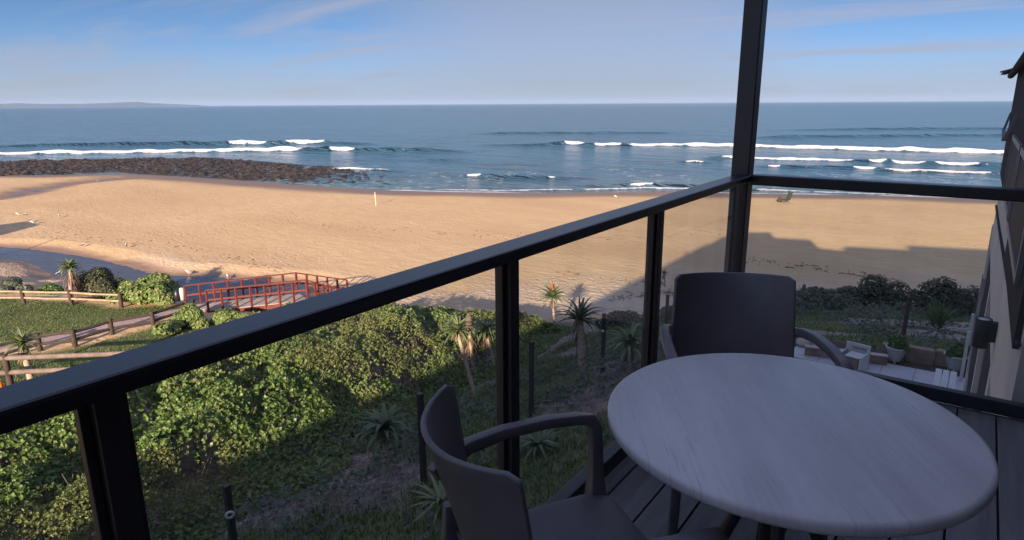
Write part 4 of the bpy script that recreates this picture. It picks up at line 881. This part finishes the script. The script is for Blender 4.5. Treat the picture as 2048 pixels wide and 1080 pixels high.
# pots
def pot(c, label, seed, s=1.0):
    e = empty('plant_pot', (c[0], c[1], PZ)); e.scale = (s, s, s); B = MB()
    B.lathe([(0, .05), (.13, .05), (.15, .08), (.20, .22), (.26, .42), (.285, .44), (.285, .48), (.25, .48), (.235, .44), (0, .43)], (0, 0, 0), 28); B.build('bowl', M_pot, e)
    for k in range(3):
        B = MB(); a = k*2.09+.6; B.bar((math.cos(a)*.12, math.sin(a)*.12, 0), (math.cos(a)*.13, math.sin(a)*.13, .1), .06, .06)
        B.build('foot', M_pot, e, .008)
    blob_bush('foliage', (0, 0, .38), .34, .34, .42, 520, .07, L_green, e, seed, 8)
    return tag(e, label, 'plant pot', 'white footed pots with green plants on the patio')
p = P(1789, 724, PZ); pot(p, 'white footed pot with bushy green plant against the stone edging', 41, .78)
p = P(1907, 742, PZ); pot(p, 'white footed pot with green plant beside the building wall', 42, .8)
# white slatted bench
pa = P(1879, 742, PZ+.42); pb = P(1917, 802, PZ+.42)
e = empty('garden_bench', (-.13, 14.9, PZ)); tag(e, 'white slatted bench on the patio beside the building wall', 'bench')
ax = P(1872, 737, PZ+.42); bx = P(1902, 742, PZ+.42); cx = P(1882, 800, PZ+.42)
w_ = .36; x0 = ax[0]+.0; y1 = ax[1]; e.location = (x0, y1, PZ)
for i in range(3): B = MB(); B.box(i*.125, i*.125+.108, -1.5, 0, .40, .43); B.build('slat', M_white, e, .004)
for y in (-.12, -1.35):
    for x in (.03, .30): B = MB(); B.box(x, x+.04, y-.04, y, 0, .372); B.build('leg', M_white, e, .003)
    B = MB(); B.box(.01, .35, y-.035, y-.005, .372, .398); B.build('crosspiece', M_white, e, .003)
# white open box with brown board, beside the garden edge
e = empty('white_box', tuple(P(1712, 735, PZ))); tag(e, 'white patterned box with a brown cardboard inner lying open on the patio', 'box'); e.rotation_euler = (0, 0, math.radians(-12)); e.scale = (.85, .85, .85)
B = MB(); B.box(-.32, .24, -.02, .02, 0, .02); B.box(-.34, .25, .10, .14, .0, .62); B.box(-.34, -.30, -.5, .10, 0, .42); B.build('panel', M_white, e, .006)
B = MB(); B.box(-.14, .17, -.42, -.02, .0, .40); B.build('carton', M_card, e, .005)
B = MB(); B.box(-.16, .19, -.44, .0, .402, .425); B.build('lid', M_white, e, .005)
B = MB(); B.box(.20, .24, -.46, .097, 0, .45); B.build('side', M_white, e, .006)
r = random.Random(9); B = MB(); pts_ = [(-.18+.013*k_, .0975, .50+.045*math.sin(k_*1.7)+r.uniform(-.015, .015)) for k_ in range(28)]
B.tube(pts_, .006, 5); B.build('pattern', M_logdark, e)

# ------------------------------------------------------------------ beach things
p = P(752, 412, 0); e = empty('marker_pole', (p[0], p[1], gz(p[0], p[1]))); tag(e, 'pale leaning marker pole standing alone on the beach', 'pole')
B = MB(); B.tube([(0, 0, -.3), (-.02, 0, .7), (-.06, 0, 1.42)], [.035, .033, .028], 8); B.build('pole', mat('cream_pole', (.75, .62, .45), .6), e)
B = MB(); B.bar((-.2, .02, 1.02), (-.05, 0, 1.02), .02, .3); B.build('flag', M_log, e)
# low beach chair
p = P(1570, 407, 0); e = empty('beach_chair', (p[0], p[1], gz(p[0], p[1])), math.radians(55)); tag(e, 'low green canvas chair facing the sea on the open sand', 'chair'); e.scale = (1.25,)*3
B = MB(); B.bar((-.28, -.3, .28), (-.28, .28, .30), .5, .025, (0, 0, 1)); o = B.build('seat', M_canvas, e); o.location = (.28, 0, 0)
B = MB(); B.bar((0, -.28, .26), (0, -.52, .98), .52, .025, (0, 1, 0)); B.build('backrest', M_canvas, e)
for s in (-1, 1):
    for a, b_ in (((.27*s, .28, 0), (.27*s, -.30, .36)), ((.27*s, -.30, 0), (.27*s, .26, .34)), ((.27*s, -.36, .5), (.27*s, .15, .48))):
        B = MB(); B.tube([a, b_], .014, 6); B.build('frame', M_gullw, e)
p = P(1559, 405, 0); B = MB(); B.lathe([(0, 0), (.2, .02), (.26, .2), (.2, .42), (.1, .5), (0, .5)], (0, 0, 0), 14); o = B.build('beach_bag', M_bag, loc=(p[0], p[1], gz(p[0], p[1]))); tag(o, 'brown bag on the sand beside the green beach chair', 'bag')
# wrack lines of dry weed left by the tide
r = random.Random(77); B = MB()
for pl, n_ in (([(1480,520),(1560,528),(1640,541),(1720,552),(1800,566)], 70), ([(1100,545),(1250,560),(1330,572)], 30), ([(640,452),(900,470),(1200,480),(1500,462)], 70), ([(100,470),(400,500),(560,540)], 50), ([(1220,600),(1330,588),(1400,596)], 90)):
    for k_ in range(n_):
        t = r.random()*(len(pl)-1); i = int(t); f_ = t-i; u = pl[i][0]*(1-f_)+pl[i+1][0]*f_; v = pl[i][1]*(1-f_)+pl[i+1][1]*f_+r.gauss(0, 3.5)
        q = P(u, v, 0); z = gz(q[0], q[1]); a = r.uniform(0, 3.14); l = r.uniform(.05, .28)
        B.tube([(q[0]-math.cos(a)*l, q[1]-math.sin(a)*l*.6, z+.01), (q[0], q[1], z+.05), (q[0]+math.cos(a)*l, q[1]+math.sin(a)*l*.6, z+.01)], [.008, .028, .006], 5)
tag(B.build('seaweed', M_dead), 'dark dry seaweed scraps left along the tide lines', 'seaweed', kind='stuff')
# gulls
def gull_mesh():
    B = MB(); B.tube([(0, -.20, .17), (0, -.12, .17), (0, 0, .16), (0, .10, .19), (0, .15, .235), (0, .20, .26), (0, .245, .255), (0, .30, .245)], [.012, .045, .075, .06, .038, .036, .022, .004], 10); return B
proto = None
spots = [(38,433,2.0,'gull standing alone left of the pair on the sand'),(60,445,.8,'gull at the tip of the broad shadow, the rear of the pair'),(68,449,2.6,'gull nearest the broad shadow tip, the front of the pair'),(118,436,1.2,'gull standing right of the pair on open sand'),(165,493,.4,'white gull on the sand just above the lagoon edge'),(1233,397,2.2,'gull near the waterline just above the sloping handrail'),(195,364,1.0,'gull standing by the upper stream near the rocks'),(252,497,.9,'dark gull on sand right of the white lagoon gull'),(115,545,.5,'gull at the lagoon edge behind the tall aloe'),(378,543,1.9,'small gull on sand behind the footbridge'),(455,551,1.1,'small gull at the lagoon end beyond the bridge rail')]
for i, (u, v, rz, lb) in enumerate(spots):
    p = P(u, v, 0)
    if proto is None:
        proto = empty('gull'); B = gull_mesh(); B.build('body', M_gull, proto)
        for s in (-1, 1):
            B = MB(); B.tube([(.055*s, .08, .195), (.078*s, -.02, .19), (.06*s, -.14, .19), (.02*s, -.27, .19)], [.02, .04, .028, .006], 8); B.build('wing', M_gullw, proto)
            B = MB(); B.tube([(.025*s, .02, .12), (.025*s, .03, 0), (.025*s, .07, .003)], .007, 5); B.build('leg', M_orange, proto)
        o = proto
    else: o = copy_tree(proto)
    o.location = (p[0], p[1], max(gz(p[0], p[1]), SEA)); o.rotation_euler = (0, 0, rz); o.scale = (1.35,)*3 if v < 0 else (1.1,)*3
    tag(o, lb, 'bird', 'gulls standing on the beach')

# off to the left: pavilion whose shadow reaches into the beach
e = empty('beach_pavilion', (-64.6, 7.0, 0)); tag(e, 'beach pavilion with pitched roof standing left of the view', 'pavilion'); gzz = gz(-64.8, 3.6)
B = MB(); B.box(-3, 2.2, -2.5, .2, 0, 3.4); B.build('wall', M_plaster, e)
B = MB(); B.prism([(-3.5, 3.4), (2.7, 3.4), (1.2, 4.6), (-2, 4.6)], -3, .6); B.build('roof', M_roof, e)
for i, (u, v, hh) in enumerate([(140, 473, 5.0), (65, 445, 5.3)]):
    q = P(u, v, 0)+np.array([.35, -.9367, 0])*hh/.2773; B = MB(); B.tube([(0, 0, -.3), (0, 0, hh)], [.1, .07], 8); o = B.build('wooden_pole', M_log, loc=(q[0], q[1], 0)); tag(o, ['wooden pole casting the long thin shadow by the lagoon', 'wooden pole beside the beach pavilion roof'][i], 'pole')

# ------------------------------------------------------------------ the apartment building
DZ = CZ-1.486                                                 # deck level
bd = empty('apartment_building', (0, 4, PZ)); tag(bd, 'apartment building with beige walls and dark upper cladding seen edge on', 'building')
def bpart(name, m, f, bevel=0, parent=None):
    B = MB(); f(B); o = B.build(name, m, parent or bd, bevel); o.location = (0, -4, -PZ) if parent is None else (0, 0, 0); return o
WX = .30
yf = 8.0
# upper storeys: the stepped outline that shades the beach
def src(X_, Y_): Lh = (Y_-yf)/.9367; return (X_+.35*Lh, .2773*Lh)
pf = [src(*q) for q in [(-16.33,51.6),(-15.0,54.8),(-13.41,55.84),(-12.55,53.67),(-10.02,54.41),(-8.64,50.99),(-7.82,49.2),(-6.1,49.8),(-7.35,53.3),(-3.41,54.49),(-3.57,56.25),(1.04,57.67),(30,62)]]
poly = [(max(.28, pf[0][0]), 11.5)]+[(max(.28, x), z) for x, z in pf]+[(pf[-1][0], 11.5)]
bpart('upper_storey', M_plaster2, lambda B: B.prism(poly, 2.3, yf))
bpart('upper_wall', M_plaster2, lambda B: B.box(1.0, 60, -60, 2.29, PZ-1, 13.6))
bpart('side_wall', M_plaster, lambda B: (B.box(WX, 60, 3.98, 12.2, DZ-.62, 9.25), B.box(WX, 60, 3.98, 11.2, 9.25, 10.95)))
bpart('lower_wall', M_plaster, lambda B: B.box(.78, 60, 4.0, 14.2, PZ-1, DZ-.625))
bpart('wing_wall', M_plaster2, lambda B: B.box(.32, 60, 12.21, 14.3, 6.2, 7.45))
# dark cladding on the upper part of the side wall
bpart('cladding', M_clad, lambda B: B.box(WX-.03, WX-.002, 4.1, 12.2, CZ-1.05, CZ+.39))
bpart('cladding', M_clad, lambda B: B.box(WX-.03, 6, 12.203, 12.23, CZ-1.05, CZ+.39))
bpart('cladding', M_clad, lambda B: B.box(WX-.03, WX-.002, 4.1, 6.6, CZ-1.25, CZ-1.051))
for y0, y1, z0, z1 in ((6.75, 8.9, CZ-.95, CZ-.35), (4.4, 6.5, CZ-.98, CZ-.35)):
    f = bpart('window', M_frame, lambda B: (B.box(WX-.055, WX-.031, y0, y0+.06, z0, z1), B.box(WX-.055, WX-.031, y1-.06, y1, z0, z1), B.box(WX-.055, WX-.031, y0+.06, y1-.06, z0, z0+.05), B.box(WX-.055, WX-.031, y0+.06, y1-.06, z1-.05, z1)))
    g_ = MB(); g_.box(WX-.045, WX-.035, y0+.06, y1-.06, z0+.05, z1-.05); g_.build('pane', M_glassdark, f)
# top-hung sash pushed open
f = bpart('sash', M_frame, lambda B: (B.bar((WX-.04, 9.0, CZ-.16), (WX-.12, 9.0, CZ-.40), .03, .03, (0, 1, 0)), B.bar((WX-.04, 11.6, CZ-.16), (WX-.09, 11.6, CZ-.40), .03, .03, (0, 1, 0)), B.bar((WX-.09, 11.6, CZ-.41), (WX-.12, 9.0, CZ-.41), .04, .035)))
bpart('dark_line', M_clad, lambda B: B.tube([(WX-.014, 12.1, CZ-1.52), (WX-.014, 9, CZ-1.42), (WX-.014, 6.1, CZ-1.29), (WX-.014, 4.0, CZ-1.20)], .012, 8))  # thin dark line running along the side wall
# roof edge with ragged tile ends
bpart('roof', M_roof, lambda B: B.prism([(WX-.10, 10.96), (WX-.06, 10.90), (60, 10.9), (60, 11.45), (1.6, 11.45)], 3.98, 12.9))
r = random.Random(3)
bpart('gutter', M_clad, lambda B: B.tube([(WX-.10, 4.2, 10.86), (WX-.10, 12.6, 10.86)], .045, 8))
bpart('roof_tiles', M_roof, lambda B: [B.bar((WX+.0, 12.3+.1*k, 10.98+.03*k*0), (WX-.16-r.uniform(0, .06), 12.5+.14*k+r.uniform(-.1, .1), 10.93+r.uniform(-.05, .03)), .07, .02) for k in range(6)] and None)
# lower floor: columns in front of the recess
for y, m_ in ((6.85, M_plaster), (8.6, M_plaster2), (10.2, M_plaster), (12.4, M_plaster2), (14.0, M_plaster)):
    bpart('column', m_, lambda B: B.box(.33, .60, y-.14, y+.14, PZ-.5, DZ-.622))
for y0, y1 in ((7.1, 8.4), (8.85, 9.95), (10.5, 12.1)):
    f = bpart('window', M_clad, lambda B: B.box(.70, .775, y0, y1, PZ+.05, DZ-.7)); g_ = MB(); g_.box(.685, .698, y0+.08, y1-.08, PZ+.12, DZ-.78); g_.build('pane', M_glassdark, f)
# dwarf white posts standing on the patio by the wall
for i, (u, v0, v1, z) in enumerate([(1932, 690, 640, PZ), (1921, 742, 690, PZ)]):
    p = P(u, v0+20, z); B = MB(); B.box(-.03, .03, -.03, .03, 0, 1.0+.1*i); o = B.build('white_post', M_white, loc=tuple(p), bevel=.004); tag(o, ['slim white post at the far corner of the building wall', 'slim white post beside the pot at the building wall'][i], 'post')
# wall lamp
e = empty('wall_lamp', (WX-.095, 6.3, CZ-1.83)); e.scale = (1.0, 1.12, 1.12); tag(e, 'charcoal cylinder wall lamp on the beige outer wall', 'wall lamp')
B = MB(); B.lathe([(0, -.10), (.046, -.10), (.055, -.105), (.057, .11), (.050, .11), (.048, .085)], (0, 0, 0), 28); B.build('shade', M_lampm, e)
B = MB(); B.lathe([(0, .106), (.047, .106), (.047, .090)], (0, 0, 0), 24); B.build('lens', M_lens, e)
B = MB(); B.box(.045, .0945, -.04, .04, -.05, .09); B.build('bracket', M_lampm, e, .003)

# ------------------------------------------------------------------ balcony deck
B = MB(); k = 0; x = .08-.1555*8+.004
while x < 1.0:
    B.box(x, x+.1475, -3, 3.72, DZ-.028, DZ); x += .1555
o = B.build('balcony_deck', M_deck, bevel=.002); tag(o, kind='structure')
B = MB(); B.box(-1.17, .99, -3, 3.82, DZ-.25, DZ-.032); o = B.build('deck_slab', M_clad); tag(o, kind='structure')

# ------------------------------------------------------------------ balustrade
RT = CZ-.39
bal = empty('balustrade', (-1.07, 3.75, DZ)); tag(bal, 'black metal balcony balustrade with glass panels and tall corner post', 'balustrade')
OB = np.array(bal.location)
def bp_(name, f, m=M_black, bevel=.004, label=None):
    B = MB(); f(B); o = B.build(name, m, bal, bevel); o.location = tuple(-OB)
    if label: o['label'] = label
    return o
bp_('handrail', lambda B: B.box(-1.108, -1.012, -3, 3.70, RT-.036, RT), bevel=.007)
bp_('handrail', lambda B: B.box(-1.02, .70, 3.71, 3.795, RT-.054, RT+.002), bevel=.006)
bp_('bottom_rail', lambda B: B.box(-1.10, -1.045, -3, 3.70, DZ+.035, DZ+.105), M_post)
bp_('bottom_rail', lambda B: B.box(-1.03, .70, 3.735, 3.785, DZ+.002, DZ+.072), M_post)
bp_('corner_post', lambda B: B.box(-1.128, -1.03, 3.701, 3.80, DZ-.2, 12.3), M_post, .006, 'tall square corner post rising to the roof')
for y in (-1.78, -.70, .392, 1.481, 2.546):
    bp_('post', lambda B: B.box(-1.102, -1.042, y-.021, y+.021, DZ-.03, RT-.037), M_post)
    bp_('pane_channel', lambda B: (B.box(-1.082, -1.062, y-.036, y-.0215, DZ+.105, RT-.04), B.box(-1.082, -1.062, y+.0215, y+.036, DZ+.105, RT-.04)), M_post, .002)
ysp = [-3, -1.78, -.70, .392, 1.481, 2.546, 3.70]
for a, b_ in zip(ysp[:-1], ysp[1:]):
    bp_('glass_pane', lambda B: B.box(-1.077, -1.067, a+.03, b_-.03, DZ+.10, RT-.037), M_glass, 0)
bp_('glass_pane', lambda B: B.box(-1.02, .70, 3.752, 3.762, DZ+.07, RT-.055), M_glass, 0)

# ------------------------------------------------------------------ table
tb = empty('bistro_table', (-.301, 1.553, DZ)); tag(tb, 'round balcony table with whitewashed wood grain top', 'table')
M_top = bpy.data.materials.new('whitewashed_tabletop'); M_top.use_nodes = True
nt = M_top.node_tree; N = nt.nodes; L = nt.links; b = N['Principled BSDF']
ga = math.radians(57.8)
def gn_(sx, sy, sc, det, ro=.6):
    t = N.new('ShaderNodeTexCoord'); m1 = N.new('ShaderNodeMapping'); m1.inputs['Rotation'].default_value = (0, 0, ga); L.new(t.outputs['Object'], m1.inputs[0])
    m_ = N.new('ShaderNodeMapping'); m_.inputs['Scale'].default_value = (sx, sy, 1); L.new(m1.outputs[0], m_.inputs[0])
    n_ = N.new('ShaderNodeTexNoise'); n_.inputs['Scale'].default_value = sc; n_.inputs['Detail'].default_value = det; n_.inputs['Roughness'].default_value = ro; L.new(m_.outputs[0], n_.inputs['Vector']); return n_.outputs[0]
# grain runs across local x after the turn
fine = gn_(.9, 26, 6, 6, .65); broad = gn_(.5, 3, 2.2, 5, .6)
patch = gn_(.6, 2.2, 2.0, 3)
c = mixc(rng(broad, .35, .65), (0.34, 0.335, 0.345), (0.47, 0.465, 0.47))
streak = math_('MULTIPLY', rng(fine, .54, .66), rng(patch, .40, .56))
c = mixc(math_('MULTIPLY', streak, .42), c, (0.17, 0.16, 0.165))
c = mixc(math_('MULTIPLY', rng(noise(5.5, 6, .7), .54, .72), .22), c, (0.29, 0.285, 0.285))
c = mixc(math_('MULTIPLY', rng(gn_(.9, 40, 7, 5), .52, .72), .22), c, (0.6, 0.59, 0.58))
L.new(c, b.inputs['Base Color']); b.inputs['Roughness'].default_value = .38; b.inputs['Specular IOR Level'].default_value = .5
bp = N.new('ShaderNodeBump'); bp.inputs['Distance'].default_value = .0008; L.new(fine, bp.inputs['Height']); L.new(bp.outputs[0], b.inputs['Normal'])
B = MB(); r_ = .422
prof = [(0, .750), (r_-.012, .750), (r_-.006, .7488), (r_-.002, .7455), (r_, .741), (r_, .728), (r_-.003, .7225), (r_-.010, .720), (0, .720)]
B.lathe(prof, (0, 0, 0), 128); B.build('tabletop', M_top, tb)
B = MB(); B.lathe([(0, .7195), (.16, .7195), (.16, .705), (.03, .70), (.03, .30), (0, .30)], (0, 0, 0), 24); B.build('column', M_tableleg, tb)
for k_ in range(4):
    a = math.radians(20+90*k_); B = MB(); B.tube([(math.cos(a)*.025, math.sin(a)*.025, .62), (math.cos(a)*.12, math.sin(a)*.12, .40), (math.cos(a)*.22, math.sin(a)*.22, .12), (math.cos(a)*.30, math.sin(a)*.30, .0)], .016, 10); B.build('leg', M_tableleg, tb)

# ------------------------------------------------------------------ chairs
def grid_surf(fn, nu, nv, thick, m, name, parent, sub=1):
    V = [fn(i/(nu-1), j/(nv-1)) for j in range(nv) for i in range(nu)]
    fs = [(j*nu+i, j*nu+i+1, (j+1)*nu+i+1, (j+1)*nu+i) for j in range(nv-1) for i in range(nu-1)]
    me = bpy.data.meshes.new(name); me.from_pydata([tuple(v) for v in V], [], fs); me.polygons.foreach_set('use_smooth', [True]*len(fs)); me.materials.append(m)
    o = link(bpy.data.objects.new(name, me), parent); s = o.modifiers.new('s', 'SOLIDIFY'); s.thickness = thick; s.offset = 0
    bv = o.modifiers.new('b', 'BEVEL'); bv.width = thick*.3; bv.segments = 3; bv.limit_method = 'ANGLE'; bv.angle_limit = math.radians(50)
    return o
def sq(t, p=2.6): t = 2*t-1; return math.copysign(1, t)*(1-(1-abs(t))**1.0) if p is None else t
def back_fn(u, v):                                            # v 0 bottom .. 1 top
    t = 2*u-1; hw = .236-.016*v
    # rounded corners at the top
    top = .838+.016*t*t-1.6*max(0, abs(t)-.90)**2
    z = .415+(top-.415)*v; w_ = hw*(1-.5*max(0, v-.9)**2*0)
    x = w_*t; y = -.200-.085*v-.03*v*v+.105*(abs(t)**2.2)*(.3+.7*v)-.012*(1-t*t)
    return (x, y, z)
def seat_fn(u, v):                                            # v 0 back .. 1 front
    t = 2*u-1; hw = .215+.022*v; y = -.215+.445*v
    z = .445-.018*math.cos(t*math.pi/2)*math.sin(v*math.pi*.8)-.035*max(0, v-.82)**2*30*.4
    if v > .8: hw -= .10*(v-.8)**2*6
    return (hw*t, y, z)
def make_chair(label, loc, rz):
    e = empty('armchair', loc, rz); tag(e, label, 'chair', 'moulded armchairs at the balcony table')
    grid_surf(back_fn, 25, 19, .013, M_chair, 'backrest', e); grid_surf(seat_fn, 21, 17, .014, M_chair, 'seat', e)
    for s in (-1, 1):
        pth = [(.222*s, -.262, .610), (.236*s, -.235, .628), (.258*s, -.16, .650), (.270*s, -.06, .662), (.275*s, .06, .664), (.274*s, .15, .658), (.272*s, .190, .650), (.268*s, .203, .625), (.260*s, .203, .56), (.250*s, .200, .49), (.238*s, .195, .43)]
        ups = [(s*.1, 0, 1)]*5+[(s*.1, .2, 1), (s*.2, .8, .7), (0, 1, .2), (0, 1, 0), (0, 1, 0), (0, 1, 0)]
        sec = [(.027, .040), (.030, .038), (.034, .034), (.036, .030), (.036, .028), (.036, .028), (.036, .030), (.035, .032), (.031, .033), (.036, .038), (.05, .05)]
        B = MB(); B.sweep(pth, sec, ups); B.build('armrest', M_chair, e)
        B = MB(); B.sweep([(.236*s, .19, .44), (.243*s, .20, .22), (.25*s, .215, 0)], [(.040, .042), (.034, .036), (.03, .032)], [(0, 1, 0)]*3); B.build('leg', M_chair, e)
        B = MB(); B.sweep([(.225*s, -.222, .52), (.222*s, -.225, .42), (.232*s, -.255, .2), (.245*s, -.30, 0)], [(.03, .035), (.042, .046), (.036, .038), (.03, .032)], [(0, 1, 0)]*4); B.build('leg', M_chair, e)
    return e
make_chair('taupe plastic armchair beside the glass railing, seen from its side', (-.650, 1.140, DZ), math.radians(-33.5))
make_chair('taupe plastic armchair across the table, its back to the sea corner', (-.585, 2.235, DZ), math.radians(-150))

# ------------------------------------------------------------------ haze over the sea
B = MB(); B.box(-32000, 32000, -400, 32000, -9, 160); hz = B.build('haze', bpy.data.materials.new('haze_air')); tag(hz, 'thin sea haze in the air', 'haze', kind='stuff')
m_ = hz.data.materials[0]; m_.use_nodes = True; nt = m_.node_tree; nt.nodes.remove(nt.nodes['Principled BSDF'])
pv = nt.nodes.new('ShaderNodeVolumePrincipled'); pv.inputs['Color'].default_value = (.50, .68, 1.0, 1); pv.inputs['Density'].default_value = 4.5e-5; pv.inputs['Anisotropy'].default_value = 0.0
nt.links.new(pv.outputs[0], nt.nodes['Material Output'].inputs['Volume'])
